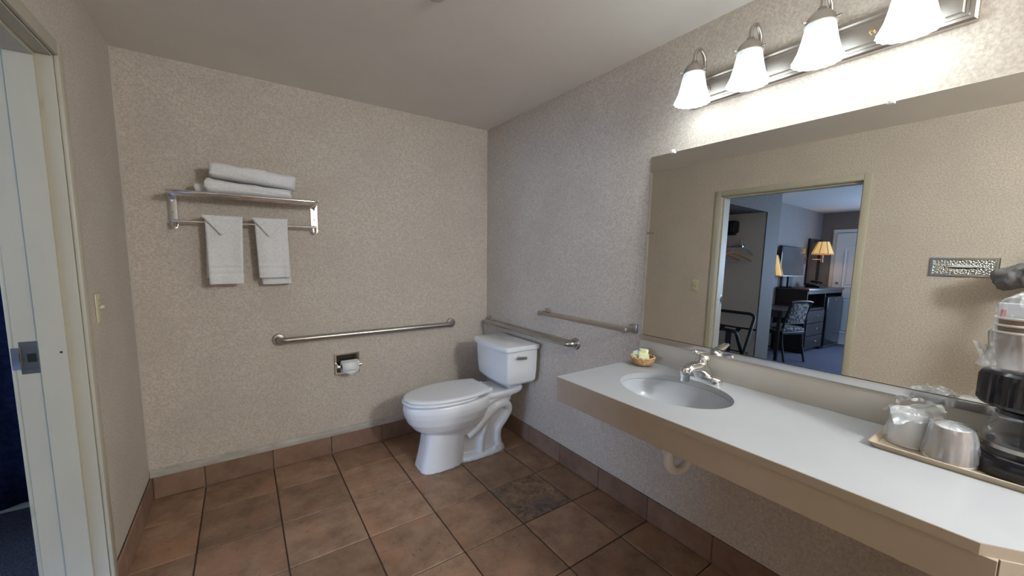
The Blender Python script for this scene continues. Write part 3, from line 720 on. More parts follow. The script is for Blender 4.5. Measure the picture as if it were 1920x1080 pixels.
# ------------------------------------------------------------------ soap basket
bx, by = -.098, -1.655
bk = thing('soap_basket', 'small round wicker basket on the counter corner', 'basket', (bx, by, CZ))
m = MB(); prof = [(.0005, .001), (.030, .001), (.038, .006), (.048, .018), (.055, .032), (.0575, .040), (.054, .041), (.049, .030), (.042, .018), (.032, .009), (.0005, .007)]
m.lathe(prof, (bx, by, CZ), 'z', 48, False, 1.0, lambda i, a: .0012 * math.sin(24 * a + i * PI)); build('basket_body', m, wicker, bk, 60)
pth = [(bx + (.0565 + .002 * math.sin(k * PI / 2)) * math.cos(2 * PI * k / 48), by + (.0565 + .002 * math.sin(k * PI / 2)) * math.sin(2 * PI * k / 48), CZ + .041 + .0025 * math.cos(k * PI / 2)) for k in range(48)]
build('rim', MB().tube(pth, .0045, 8, True), wicker, bk, 60)
for h, r in ((.012, .0445), (.022, .0515), (.031, .0555)):
    build('weave_band', MB().tube([(bx + (r + .001 * math.sin(k * PI)) * math.cos(2 * PI * k / 40), by + r * math.sin(2 * PI * k / 40), CZ + h + .0015 * math.cos(k * PI)) for k in range(40)], .0028, 6, True), wicker, bk, 60)
def sachet(name, label, c, size, rot, mt, puff=.5):
    m = MB(); nx, ny = 8, 8; tops = []
    for sgn in (1, -1):
        g = []
        for i in range(nx + 1):
            row = []
            for j in range(ny + 1):
                u, v = i / nx - .5, j / ny - .5
                h = size[2] / 2 * ((1 - (2 * u) ** 6) * (1 - (2 * v) ** 6)) ** puff
                row.append(Vector((u * size[0], v * size[1], sgn * (h + .0003))))
            g.append(row)
        V = [[m.bm.verts.new(p) for p in r] for r in g]
        for i in range(nx):
            for j in range(ny): m.bm.faces.new((V[i][j], V[i + 1][j], V[i + 1][j + 1], V[i][j + 1]))
    bmesh.ops.remove_doubles(m.bm, verts=m.bm.verts, dist=.0007)
    m.bm.transform(Matrix.Translation(c) @ rot.to_4x4())
    return tag(build(name, m, mt, None, 50), label, 'soap', 'wrapped soaps in the basket')
def R3(rx, ry, rz): return (Matrix.Rotation(math.radians(rz), 3, 'Z') @ Matrix.Rotation(math.radians(ry), 3, 'Y') @ Matrix.Rotation(math.radians(rx), 3, 'X'))
sachet('soap_bar', 'pale green wrapped soap leaning at the front of the wicker basket', (bx - .012, by - .016, CZ + .045), (.050, .052, .014), R3(20, -48, 35), soap_green)
sachet('soap_bar', 'yellowish wrapped soap standing highest at the back of the basket', (bx + .010, by + .004, CZ + .058), (.044, .046, .012), R3(0, -62, 20), soap_yellow)
sachet('soap_bar', 'flat green wrapped soap lying at the left of the basket', (bx - .018, by + .026, CZ + .040), (.048, .036, .012), R3(8, -15, 60), soap_green)
sachet('soap_sachet', 'small bluish white sachet at the left rim of the basket', (bx + .002, by + .042, CZ + .048), (.040, .030, .005), R3(-30, -35, 50), soap_white)
# ------------------------------------------------------------------ service tray
tx0, tx1, tyy0, tyy1 = -.246, -.030, -2.545, -3.02
m = MB(); lvl = [(0, .0005), (-.004, .012), (-.008, .016), (-.004, .017), (.002, .013), (.008, .005)]
rg = []
for e, h in lvl:
    r = .012; c = [(tx0 + e, tyy0 - e), (tx0 + e, tyy1 + e), (tx1 - e, tyy1 + e), (tx1 - e, tyy0 - e)]
    ring = []
    for k, (cx, cy) in enumerate(c):
        sx, sy = (1 if k in (0, 1) else -1), (-1 if k in (0, 3) else 1)
        cc = (cx + sx * r, cy + sy * r); st = {0: PI/2, 1: PI, 2: 3*PI/2, 3: 0}[k]
        for q in range(6):
            a = st + PI/2 * q / 5; ring.append((cc[0] + r * math.cos(a), cc[1] + r * math.sin(a), CZ + h))
    rg.append(ring)
m.rings(rg, True, True)
tag(build('service_tray', m, tray_m, None, 40), 'tan plastic rectangular tray holding cups and coffee maker', 'tray')
TZ = CZ + .0055
# upside-down paper cups wrapped in plastic film
def cup_mesh(rt, rb, h, sleeve=True):
    return [(rt, 0), (rt + .0025, .001), (rt + .003, .004), (rt, .006)], [(rt - .0005, .006), (rb, h)], [(rb, h), (rb - .002, h + .002), (rb - .004, h - .001), (.0005, h - .002)]
def wrapped_cup(label, cx, cy, tuft):
    r = thing('wrapped_cup', label, 'cup', (cx, cy, TZ), 'wrapped paper cups on the tray')
    rim, side, base = cup_mesh(.044, .034, .094)
    cb = build('cup_body', MB().lathe(side, (cx, cy, TZ), 'z', 32), cup_brown if tuft == 0 else cup_white, r, 60)
    build('cup_rim', MB().lathe(rim, (cx, cy, TZ), 'z', 32), cup_white, cb, 60)
    build('cup_base', MB().lathe(base, (cx, cy, TZ), 'z', 32), cup_white, cb, 60)
    m = MB(); rg = []; n = 72; prof = [(.047, .0), (.0485, .02), (.047, .045), (.044, .07), (.041, .088), (.038, .097), (.026, .103), (.010, .106), (.001, .107)]
    for i, (pr_, h) in enumerate(prof):
        ring = []
        for k in range(n):
            a = 2 * PI * k / n; v = Vector((math.cos(a), math.sin(a), h * 14))
            q = pr_ + abs(noise.noise(v * 3.1 + Vector((cx * 50, cy * 31, 0)))) * .011 * (pr_ / .047) + noise.noise(v * 9) * .0022
            ring.append((cx + q * math.cos(a), cy + q * math.sin(a), TZ + h + noise.noise(v * 2.2) * .004 * (i > 0)))
        rg.append(ring)
    m.rings(rg, False, True); build('plastic_wrap', m, plastic_film, r, 40)
    if tuft:
        m = MB(); rg = []; n = 22
        A = Vector((cx - .052, cy + .040, TZ + .098)); B = Vector((cx + .045, cy - .050, TZ + .112))
        for i in range(13):
            t = i / 12; c = A.lerp(B, t); ring = []
            for k in range(n):
                u = k / (n - 1); dn = (u - .45)
                x = c.x + dn * .085; z = c.z + .014 - abs(dn) * .055 * (1.5 if dn < 0 else 1.0) + noise.noise(Vector((t * 5, u * 6, tuft))) * .012
                ring.append((x, c.y + dn * .045, z))
            rg.append(ring)
        m.rings(rg, loop=False); build('film_fold', m, plastic_film, r, 30)
        m = MB(); rg = []
        for i in range(10):
            t = i / 9; ring = []
            for k in range(14):
                u = k / 13; ring.append((cx + .005 + .055 * t + .02 * noise.noise(Vector((u * 4, t * 4, 2))), cy + .035 - .10 * u + .015 * t, TZ + .112 + .020 * math.sin(u * PI) * (1 - t * .6) + .014 * noise.noise(Vector((u * 7, t * 5, 9)))))
            rg.append(ring)
        m.rings(rg, loop=False); build('film_tuft', m, plastic_film, r, 30)
    return r
wrapped_cup('upside-down white cup under draped plastic film near the tray corner', -.150, -2.604, 4)
wrapped_cup('upside-down brown paper cup in plastic film next to the coffee maker', -.196, -2.688, 0)
# ------------------------------------------------------------------ coffee maker
kx, ky = -.128, -2.806
cm = thing('coffee_maker', 'small black drip coffee maker with glass carafe on the tray', 'coffee maker', (kx, ky, TZ))
m = MB(); m.lathe([(.0005, 0), (.094, 0), (.098, .006), (.098, .030), (.094, .038), (.082, .042), (.0005, .042)], (kx, ky, TZ), 'z', 48); build('warming_base', m, black_m, cm, 40)
build('hot_plate', MB().lathe([(.074, .0425), (.074, .046), (.0005, .046)], (kx, ky, TZ), 'z', 40), steel, cm)
m = MB(); m.lathe([(.0005, .166), (.078, .166), (.089, .170), (.093, .178), (.093, .238), (.089, .250), (.080, .257), (.0005, .258)], (kx, ky, TZ), 'z', 96, False, 1.0, lambda i, a: (.0016 * (1 if math.sin(44 * a) > 0 else -1) if i in (3, 4) else 0))
build('brew_basket', m, black_m, cm, 25)
m = MB().box((kx + .040, ky - .085, TZ + .04), (kx + .095, ky + .015, TZ + .25), .012, 3); build('water_tank', m, black_m, cm, 40)
cf = build('carafe', MB().lathe([(.0005, .0475), (.066, .0475), (.074, .056), (.079, .075), (.077, .098), (.068, .120), (.058, .134), (.056, .142), (.061, .147), (.059, .1475), (.054, .142), (.0565, .134), (.066, .120), (.0755, .098), (.0775, .075), (.0725, .0575), (.065, .0495), (.0005, .0495)], (kx, ky, TZ), 'z', 56), glass, cm, 60)
build('carafe_band', MB().lathe([(.0775, .066), (.0805, .066), (.0805, .076), (.0775, .076), (.0775, .066)], (kx, ky, TZ), 'z', 56), steel, cf, 40)
build('carafe_lid', MB().lathe([(.0575, .1475), (.0575, .157), (.05, .163), (.0005, .164)], (kx, ky, TZ), 'z', 40), black_m, cf, 40)
build('carafe_handle', MB().tube(catmull([(kx - .060, ky - .02, TZ + .142), (kx - .09, ky - .045, TZ + .135), (kx - .112, ky - .06, TZ + .10), (kx - .105, ky - .055, TZ + .065), (kx - .078, ky - .035, TZ + .058)], 6), .008, 10), black_m, cf, 60)
# stack of cups on the coffee maker, and sachets in the top one
KZ = TZ + .2585
sxc, syc = -.155, -2.774
def stack_cup(label, z):
    r = thing('paper_cup', label, 'cup', (sxc, syc, z), 'paper cups stacked on the coffee maker')
    b = build('cup_body', MB().lathe([(.0005, .002), (.033, .002), (.034, 0), (.046, .092), (.0445, .092), (.033, .004), (.0005, .004)], (sxc, syc, z), 'z', 40), cup_brown, r, 50)
    build('cup_rim', MB().lathe([(.0450, .0895), (.0478, .0895), (.049, .092), (.0478, .0945), (.0450, .0945), (.0445, .092), (.0450, .0895)], (sxc, syc, z), 'z', 40), cup_white, b, 60)
stack_cup('lowest brown paper cup of the stack on the coffee maker', KZ + .004)
stack_cup('middle brown paper cup of the stack on the coffee maker', KZ + .021)
stack_cup('topmost brown paper cup of the stack holding sachets', KZ + .038)
m = MB(); rg = []; n = 80
for i, (pr_, h) in enumerate([(.050, .001), (.056, .012), (.048, .03), (.0475, .055), (.0500, .080), (.0505, .094)]):
    ring = []
    for k in range(n):
        a = 2 * PI * k / n; v = Vector((math.cos(a), math.sin(a), h * 12)); bump_ = max(0, math.cos(a - 2.35)) ** 6 * (.020 if i in (1, 2) else .006)
        q = pr_ + abs(noise.noise(v * 3.3)) * .008 + noise.noise(v * 8) * .002 + bump_
        ring.append((sxc + q * math.cos(a), syc + q * math.sin(a), KZ + h))
    rg.append(ring)
m.rings(rg, False, False)
tag(build('plastic_bag', m, plastic_film, None, 30), 'crumpled clear plastic bag around the cup stack on the coffee maker', 'plastic bag')
m = MB(); rg = []
for i in range(9):
    t = i / 8
    rg.append([(sxc - .040 + .03 * u + .012 * noise.noise(Vector((u * 5, t * 4, 3))), syc + .055 + .020 * t - .030 * u, KZ + .018 + .052 * t * (1 - .3 * u) + .010 * noise.noise(Vector((u * 6, t * 6, 7)))) for u in [k / 7 for k in range(8)]])
m.rings(rg, loop=False); build('bag_tail', m, plastic_film, bpy.data.objects['plastic_bag'], 20)
def packet(name, label, c, size, rz, tilt, base, stripe):
    r = thing(name, label, 'sachet', c, 'sachets in the top cup')
    M = R3(tilt, 0, rz); cc = Vector(c) + M @ Vector((0, 0, size[2] / 2))
    build('sachet_body', MB().obox(cc, size, M, .0015, 1), base, r)
    if stripe:
        build('printed_stripe', MB().obox(cc + M @ Vector((size[0] * .28, 0, -.004)), (size[0] * .18, size[1] + .0012, size[2] * .72), M), stripe, r)
        build('printed_panel', MB().obox(cc + M @ Vector((-size[0] * .12, 0, -.006)), (size[0] * .5, size[1] + .0008, size[2] * .45), M), mat('sachet_print', (.66, .68, .74), .4), r)
pk_red = mat('sachet_red', (.72, .25, .28), .4); pk_green = mat('sachet_olive', (.32, .34, .05), .4); pk_white = mat('sachet_paper', (.74, .77, .82), .35)
# the camera looks along +x here: width runs along y
packet('sweetener_sachet', 'white sachet with a red stripe in the topmost cup', (sxc - .018, syc + .022, KZ + .075), (.044, .004, .092), 92, 0, pk_white, pk_red)
packet('tea_sachet', 'olive green sachet standing in the topmost cup', (sxc - .010, syc - .014, KZ + .075), (.034, .004, .086), 88, -3, pk_green, None)
packet('creamer_sachet', 'dark brown sachet between the white and green ones', (sxc - .002, syc + .000, KZ + .07), (.036, .003, .088), 85, 4, mat('sachet_brown', (.05, .035, .03), .4), None)
m = MB(); rg = []
for i, (pr_, h) in enumerate([(.040, .075), (.042, .13), (.044, .160), (.036, .176), (.018, .184), (.002, .188)]):
    rg.append([(sxc + (pr_ + .007 * noise.noise(Vector((math.cos(a) * 3, math.sin(a) * 3, h * 30)))) * math.cos(a), syc + (pr_ + .007 * noise.noise(Vector((math.cos(a) * 3, math.sin(a) * 3, h * 30)))) * math.sin(a), KZ + h + .010 * noise.noise(Vector((math.cos(a) * 2, math.sin(a) * 2, h * 9)))) for a in [2 * PI * k / 48 for k in range(48)]])
m.rings(rg, False, True)
tag(build('condiment_pouch', m, plastic_film, None, 30), 'clear plastic pouch enclosing the sachets at the top of the stack', 'plastic bag')
# ------------------------------------------------------------------ tiny sprinkler plate on the ceiling
m = MB(); m.lathe([(.0005, -.016), (.014, -.015), (.016, -.006), (.034, -.004), (.036, 0)], (-1.02, -1.30, H), 'z', 24)
tag(build('ceiling_sprinkler', m, trim_paint, None, 40), 'small pale disc on the ceiling at the top edge', 'sprinkler')

# added ceiling lamp, unseen behind the photographer, fills the bathroom with light
dx, dy = -.42, -4.05
dl = thing('fill_lamp', 'added round frosted fill lamp behind the photographer, outside the picture', 'added fill lamp', (dx, dy, H - .10))
build('fill_lamp_base', MB().lathe([(.0005, 0), (.165, 0), (.165, -.022), (.155, -.026), (.0005, -.026)], (dx, dy, H), 'z', 40), nickel, dl, 40)
build('fill_lamp_dome', MB().lathe([(.150, -.026), (.148, -.045), (.125, -.075), (.08, -.095), (.03, -.103), (.0005, -.104)], (dx, dy, H), 'z', 40), mat('fill_dome_glass', (.9, .9, .88), .4, emit=(1, .95, .88), es=5.0), dl, 60)
l = bpy.data.lights.new('fill_lamp_light', 'POINT'); l.energy = FILL_POWER; l.color = (.90, .96, 1); l.shadow_soft_size = .14
lo = bpy.data.objects.new('fill_lamp_light', l); COL.objects.link(lo); lo.location = (dx, dy, H - .25)

# ================================================================== BEDROOM BEYOND THE DOOR
BC = 2.44; XF = WIN_X; BYF = -4.25
struct('floor_bedroom', MB().box((XF - .12, BYF - .12, -.12), (-W - WT, .50, -.004)), carpet, 'blue-grey bedroom carpet seen in the mirror')
struct('ceiling_bedroom', MB().box((XF - .12, BYF - .12, BC), (-W - WT, .50, BC + .1)), bed_ceil, 'pale bedroom ceiling seen in the mirror')
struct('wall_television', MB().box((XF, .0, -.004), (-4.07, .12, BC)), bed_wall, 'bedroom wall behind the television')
closet_shaded = add_noise(mat('closet_paint_shaded', (.2, .17, .14), .7), (.15, .122, .098), (.185, .152, .122), scale=50)  # same closet wall, darkened: shade put into the partition and soffit colour
closet_lit = add_noise(mat('closet_paint_lit', (.66, .58, .5), .7), (.62, .55, .47), (.68, .60, .52), scale=50)  # same closet wall, lightened: bathroom light put into the back panel colour
struct('wall_closet_back', MB().box((-3.70, -.585, -.004), (-3.692, .30, 2.05)), closet_lit, 'lightened closet back wall seen in the mirror')
struct('wall_closet', MB().box((-4.07, -.60, -.004), (-3.70, .12, BC)), closet_shaded, 'closet wall opposite the bathroom doorway')
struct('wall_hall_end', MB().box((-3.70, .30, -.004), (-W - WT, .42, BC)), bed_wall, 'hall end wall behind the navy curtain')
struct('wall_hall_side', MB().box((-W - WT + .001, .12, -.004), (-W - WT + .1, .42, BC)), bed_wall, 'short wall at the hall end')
struct('ceiling_closet', MB().box((-3.70, -.60, 2.05), (-2.352, .30, BC)), closet_shaded, 'lowered soffit above the closet')
# far wall with entry door and window openings
wy0, wy1, wz0, wz1 = -1.35, -3.25, .80, 2.10
fw_ = MB().box((XF - .12, wy0, -.004), (XF, .12, BC)).box((XF - .12, BYF - .12, -.004), (XF, wy1, BC)).box((XF - .12, wy1, -.004), (XF, wy0, wz0)).box((XF - .12, wy1, wz1), (XF, wy0, BC))
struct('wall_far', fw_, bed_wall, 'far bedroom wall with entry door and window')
s0, s1 = -7.3, -5.2
fs_ = MB().box((XF, BYF - .12, -.004), (s0, BYF, BC)).box((s1, BYF - .12, -.004), (-W - WT, BYF, BC)).box((s0, BYF - .12, -.004), (s1, BYF, .85)).box((s0, BYF - .12, 2.05), (s1, BYF, BC))
struct('wall_side', fs_, bed_wall, 'bedroom side wall with an added window')
def window(name, label, lo, hi, ax):
    r = sroot(name, label, tuple((Vector(lo) + Vector(hi)) / 2))
    lo, hi = Vector(lo), Vector(hi); i = 1 if ax == 'x' else 0
    def bar(a0, a1, z0, z1, nm):
        l, h = lo.copy(), hi.copy(); l[i], h[i] = a0, a1; l.z, h.z = z0, z1
        build(nm, MB().box(l, h, .004, 1), trim_paint, r)
    a, b = lo[i], hi[i]; f = .05; mid = (a + b) / 2
    bar(a, a + f, lo.z, hi.z, 'frame_stile'); bar(b - f, b, lo.z, hi.z, 'frame_stile'); bar(mid - f / 2, mid + f / 2, lo.z + f, hi.z - f, 'mullion')
    bar(a + f, b - f, lo.z, lo.z + f, 'frame_rail'); bar(a + f, b - f, hi.z - f, hi.z, 'frame_rail')
    for p, q in ((a + f, mid - f / 2), (mid + f / 2, b - f)):
        l, h = lo.copy(), hi.copy(); l[i], h[i] = p, q; l.z += f; h.z -= f; k = 0 if ax == 'x' else 1
        c = (lo[k] + hi[k]) / 2; l[k], h[k] = c - .003, c + .003
        build('pane', MB().box(l, h), window_glass, r)
window('window_1', 'bedroom window beside the entry door', (XF - .09, wy1, wz0), (XF - .03, wy0, wz1), 'x')
window('added_window', 'added unseen side window for fill light', (s0, BYF - .09, .85), (s1, BYF - .03, 2.05), 'y')  # made-up window, unseen, added to light the door and television wall
# entry door (closed) on the far wall
ed = sroot('door_2', 'white bedroom entry door with arched panels seen in the mirror', (XF, -.72, 0))
build('door_leaf', MB().box((XF + .001, -1.16, .01), (XF + .042, -.26, 2.05), .003, 1), white_door, ed)
def arch_panel(y0, y1, z0, z1, rise):
    pts = [(y0, z0), (y1, z0)] + [(y1 + (y0 - y1) * k / 16, z1 + rise * (math.sin(PI * k / 16) ** 1.6)) for k in range(17)]
    cy_, cz_ = (y0 + y1) / 2, (z0 + z1) / 2
    ins = lambda s: [(cy_ + (p[0] - cy_) * s, cz_ + (p[1] - cz_) * (1 - (1 - s) * (y0 - y1) / (z1 - z0))) for p in pts]
    return MB().rings([[(XF + x, *p) for p in ins(s)] for x, s in ((.041, 1), (.050, .985), (.050, .95), (.044, .92), (.044, .84), (.050, .80))], False, True)
build('door_panel', arch_panel(-.40, -1.02, 1.05, 1.78, .12), white_door, ed, 25)
build('door_panel', arch_panel(-.40, -1.02, .20, .88, .0), white_door, ed, 25)
build('door_notice', MB().box((XF + .0445, -.78, 1.52), (XF + .0525, -.62, 1.66)), cup_white, ed)
build('dead_bolt', MB().lathe([(.0005, .062), (.022, .06), (.027, .045), (.027, .04)], (XF, -.335, 1.13), 'x', 20), chrome, ed)
build('door_knob', MB().lathe([(.0005, .10), (.02, .098), (.027, .085), (.02, .066), (.012, .055), (.026, .048), (.026, .04)], (XF, -.335, .99), 'x', 20), chrome, ed)
build('threshold', MB().box((XF + .001, -1.18, -.003), (XF + .07, -.24, .018), .004, 1), white_door, ed)
for ya, yb, za, zb in ((-.255, -.195, 0, 2.12), (-1.225, -1.165, 0, 2.12), (-1.165, -.255, 2.06, 2.12)):
    build('door_casing', MB().box((XF, ya, za), (XF + .02, yb, zb), .003, 1), white_door, ed)
# navy curtain at the end of the hall
m = MB(); rg = []
for j in range(9):
    z = .035 + (2.02 - .035) * j / 8
    rg.append([(-3.62 + 1.20 * k / 72, .255 + .022 * math.sin(k * .62 + .4 * math.sin(k * .21)) * (1 - .25 * j / 8), z) for k in range(73)])
m.rings(rg, loop=False); cu = build('curtain', m, navy, None, 60); cu.modifiers.new('t', 'SOLIDIFY').thickness = .004
tag(cu, 'dark navy curtain hanging beyond the doorway at the left edge', 'curtain')
struct('baseboard_hall', MB().box((-3.70, .284, -.004), (-W - WT, .30, .09), .003, 1), trim_paint, 'pale baseboard under the navy curtain')
# closet contents
sf = thing('closet_safe', 'black boxy appliance mounted high on the closet wall', 'appliance', (-3.62, -.18, 1.77))
build('case', MB().box((-3.69, -.285, 1.80), (-3.56, -.02, 1.955), .02, 3), black_matt, sf)
build('cord_hook', MB().box((-3.66, -.27, 1.775), (-3.59, -.06, 1.80), .008, 2), black_matt, sf)
build('front_plate', MB().box((-3.562, -.24, 1.83), (-3.552, -.06, 1.93), .004, 1), black_m, sf)
cs = thing('closet_shelf', 'white shelf board below the black appliance in the closet', 'shelf', (-3.6, -.1, 1.63))
build('board', MB().box((-3.698, -.362, 1.632), (-3.655, .29, 1.655), .002, 1), trim_paint, cs)
build('shelf_end', MB().box((-3.70, -.362, 1.632), (-3.62, -.335, 1.715), .003, 1), trim_paint, cs)
hr = thing('hanging_rod', 'dark metal clothes rod in the closet', 'clothes rod', (-3.40, -.1, 1.60))
build('rod', MB().tube([(-3.40, -.48, 1.615), (-3.40, .20, 1.615)], .012, 12), steel, hr)
build('rod_bracket', MB().tube([(-3.40, -.47, 1.615), (-3.55, -.47, 1.58), (-3.70, -.47, 1.52)], .008, 8), steel, hr)
def hanger(label, y, rz):
    r = thing('clothes_hanger', label, 'hanger', (-3.40, y, 1.42), 'wooden clothes hangers')
    Rm = Matrix.Rotation(math.radians(rz), 3, 'Z'); o = Vector((-3.40, y, 0))
    tr = lambda x, z: o + Rm @ Vector((x, 0, z))
    m = MB(); rg = []
    for k in range(17):
        t = k / 16 * 2 - 1; zc = 1.545 - .105 * abs(t) ** 1.25
        c = tr(.215 * t, zc); d = Rm @ Vector((0, 1, 0))
        rg.append([c + d * .011 * math.cos(a) + Vector((0, 0, .016 * math.sin(a))) for a in [2 * PI * q / 10 for q in range(10)]])
    m.rings(rg); build('shoulder', m, hang_wood, r, 60)
    build('trouser_bar', MB().tube([tr(-.19, 1.435), tr(.19, 1.435)], .005, 8), steel, r)
    build('hook', MB().tube([tr(0, 1.56), tr(0, 1.60)] + [tr(.018 - .018 * math.cos(a), 1.612 + .018 * math.sin(a)) for a in [PI * k / 8 for k in range(9)]], .0028, 8), steel, r)
hanger('wooden clothes hanger turned toward the room at the end of the rod', -.36, 55)
hanger('second wooden clothes hanger further inside the closet', -.22, 65)
# luggage rack
lr = thing('luggage_rack', 'folding black luggage rack standing below the hangers', 'luggage rack', (-3.3, -.42, 0))
def rackloop(x0, x1, yA, yB, ztop, zbot, leanx):
    r = .05; pts = [(x0, yB, zbot)]
    top = Vector((x1, 0, ztop))
    pts += [(x1, yB, ztop - r), (x1, yB + r * .3 * (1 if yA > yB else -1), ztop - r * .3), (x1, yB + r * (1 if yA > yB else -1), ztop)]
    pts += [(x1, yA - r, ztop), (x1, yA - r * .3, ztop - r * .3), (x1, yA, ztop - r), (x0, yA, zbot)]
    return pts
build('back_frame', MB().tube(rackloop(-3.10, -3.46, .14, -.66, .79, .01, 0), .019, 10), black_matt, lr, 60)
build('front_frame', MB().tube(rackloop(-3.50, -3.14, .12, -.62, .60, .01, 0), .019, 10), black_matt, lr, 60)
for y in (-.50, -.30, -.10):
    m = MB(); m.rings([[(-3.46 + .32 * t, y - .03, .60 - .055 * math.sin(PI * t)), (-3.46 + .32 * t, y + .03, .60 - .055 * math.sin(PI * t)), (-3.46 + .32 * t, y + .03, .597 - .055 * math.sin(PI * t)), (-3.46 + .32 * t, y - .03, .597 - .055 * math.sin(PI * t))] for t in [k / 10 for k in range(11)]])
    build('strap', m, black_matt, lr)
for y in (-.52, -.32, -.12):
    build('back_strap', MB().box((-3.150, y - .035, .20), (-3.143, y + .035, .60), .002, 1), black_matt, lr)
build('cross_bar', MB().tube([(-3.46, -.70, .60), (-3.46, .14, .60)], .011, 10), black_matt, lr)
build('pivot_bar', MB().tube([(-3.30, -.69, .33), (-3.30, .15, .33)], .008, 8), black_matt, lr)
# dresser with fridge bay
DX0, DX1, DYF, DYB, DTOP = -5.71, -7.36, -.455, -.01, 1.05
dr = thing('dresser', 'tall dark wood dresser with drawers and fridge bay along the bedroom wall', 'dresser', (-6.53, -.23, 0))
build('top_board', MB().box((DX1 - .01, DYF - .02, DTOP - .035), (DX0 + .015, DYB, DTOP), .006, 2), desk_wood, dr)
build('end_panel', MB().box((DX0 - .03, DYF, 0), (DX0, DYB, DTOP - .035), .002, 1), dark_wood, dr)
build('end_panel', MB().box((DX1, DYF, 0), (DX1 + .03, DYB, DTOP - .035), .002, 1), dark_wood, dr)
build('divider', MB().box((-6.53, DYF, 0), (-6.50, DYB, DTOP - .035), .002, 1), dark_wood, dr)
build('back_panel', MB().box((DX1 + .03, DYB - .012, 0), (DX0 - .03, DYB, DTOP - .035)), dark_wood, dr)
build('niche_shelf', MB().box((-6.50, DYF + .005, .70), (DX0 - .03, DYB - .012, .725)), dark_wood, dr)
build('top_rail', MB().box((DX1 + .03, DYF - .004, DTOP - .085), (DX0 - .03, DYF + .02, DTOP - .035)), desk_wood, dr)
for k in range(3):
    z0 = .06 + k * .213
    d = build('drawer', MB().box((-6.495, DYF - .016, z0), (DX0 - .035, DYF + .30, z0 + .203), .004, 1), dark_wood, dr)
    build('knob', MB().lathe([(.0005, -.052), (.013, -.050), (.015, -.042), (.007, -.034), (.007, -.016)], (-6.12, DYF, z0 + .12), 'y', 16), chrome, d)
fg = thing('mini_fridge', 'black mini fridge under the right end of the dresser', 'fridge', (-6.93, -.24, 0))
build('fridge_body', MB().box((-7.31, DYF + .03, .02), (-6.55, DYB - .02, .90), .01, 2), black_matt, fg)
fd = build('fridge_door', MB().box((-7.31, DYF - .035, .05), (-6.55, DYF + .025, .90), .015, 3), black_m, fg)
build('door_trim', MB().box((-7.31, DYF - .04, .03), (-6.55, DYF - .01, .05)), steel, fd)
build('badge', MB().box((-6.96, DYF - .038, .84), (-6.90, DYF - .034, .86)), steel, fd)
# desk
dk = thing('writing_desk', 'low dark writing desk attached before the dresser', 'desk', (-5.2, -.25, 0))
build('desk_top', MB().box((DX0 + .02, -.52, .735), (-4.66, -.01, .765), .006, 2), desk_wood, dk)
build('desk_apron', MB().box((DX0 + .03, -.50, .655), (-4.70, -.48, .735)), desk_wood, dk)
for _y in (-.49, -.06): build('desk_leg', MB().box((-4.71, _y, 0), (-4.67, _y + .04, .735), .002, 1), dark_wood, dk)
build('desk_side_rail', MB().box((-4.70, -.45, .655), (-4.68, -.06, .735)), desk_wood, dk)
# chair
ch = thing('desk_chair', 'dark wood chair with floral upholstered back at the desk', 'chair', (-5.0, -.62, 0))
yc0, yc1 = -.44, -.86
CXC = -4.72
def cpt(dx, dy, z): return (CXC + dx, -.60 + dy, z)
# the chair faces the desk (+y): the back is toward -y, turned a little
Rc = Matrix.Rotation(math.radians(17), 3, 'Z'); oc = Vector((-5.0, -.37, 0))
def cp(u, v, z): return oc + Rc @ Vector((u, v, z))     # u across, v depth (v<0 = back)
for s in (-1, 1):
    build('rear_leg', MB().tube(catmull([cp(s * .20, -.27, 0), cp(s * .20, -.215, .25), cp(s * .20, -.20, .45), cp(s * .195, -.23, .66), cp(s * .19, -.30, .89)], 5), [.017] * 21, 8), dark_wood, ch, 60)
    build('front_leg', MB().tube([cp(s * .21, .20, 0), cp(s * .21, .19, .42)], [.016, .020], 8), dark_wood, ch, 60)
    build('side_stretcher', MB().tube([cp(s * .205, -.22, .20), cp(s * .21, .195, .18)], .009, 8), dark_wood, ch)
build('seat_frame', MB().obox(cp(0, -.01, .425), (.45, .43, .05), Rc, .01), dark_wood, ch)
build('seat_cushion', MB().obox(cp(0, .0, .475), (.46, .44, .07), Rc, .03, 4), chair_fab, ch, 60)
build('top_rail', MB().tube(catmull([cp(-.21, -.295, .885), cp(-.1, -.312, .90), cp(.1, -.312, .90), cp(.21, -.295, .885)], 5), .018, 8), dark_wood, ch, 60)
build('lower_rail', MB().tube([cp(-.19, -.215, .57), cp(.19, -.215, .57)], .014, 8), dark_wood, ch)
build('back_pad', MB().obox(cp(0, -.252, .725), (.34, .035, .29), Rc @ Matrix.Rotation(math.radians(11), 3, 'X'), .012, 3), chair_fab, ch, 60)
# television
tv = thing('television', 'flat television standing on the dresser in the mirror image', 'television', (-5.98, -.14, DTOP))
RT = Matrix.Rotation(math.radians(0), 3, 'Z')
build('tv_case', MB().box((-6.42, -.135, 1.235), (-5.46, -.085, 1.735), .012, 2), black_m, tv)
build('tv_back', MB().box((-6.25, -.085, 1.30), (-5.60, -.045, 1.66), .015, 2), black_matt, tv)
build('tv_screen', MB().box((-6.40, -.1375, 1.258), (-5.48, -.134, 1.718)), tv_screen, tv)
build('tv_bezel', MB().box((-6.42, -.139, 1.235), (-5.46, -.1345, 1.252)), steel, tv)
build('tv_neck', MB().box((-6.02, -.12, DTOP + .015), (-5.86, -.09, 1.30), .006, 1), black_matt, tv)
build('tv_foot', MB().box((-6.14, -.22, DTOP), (-5.74, -.03, DTOP + .016), .006, 1), black_m, tv)
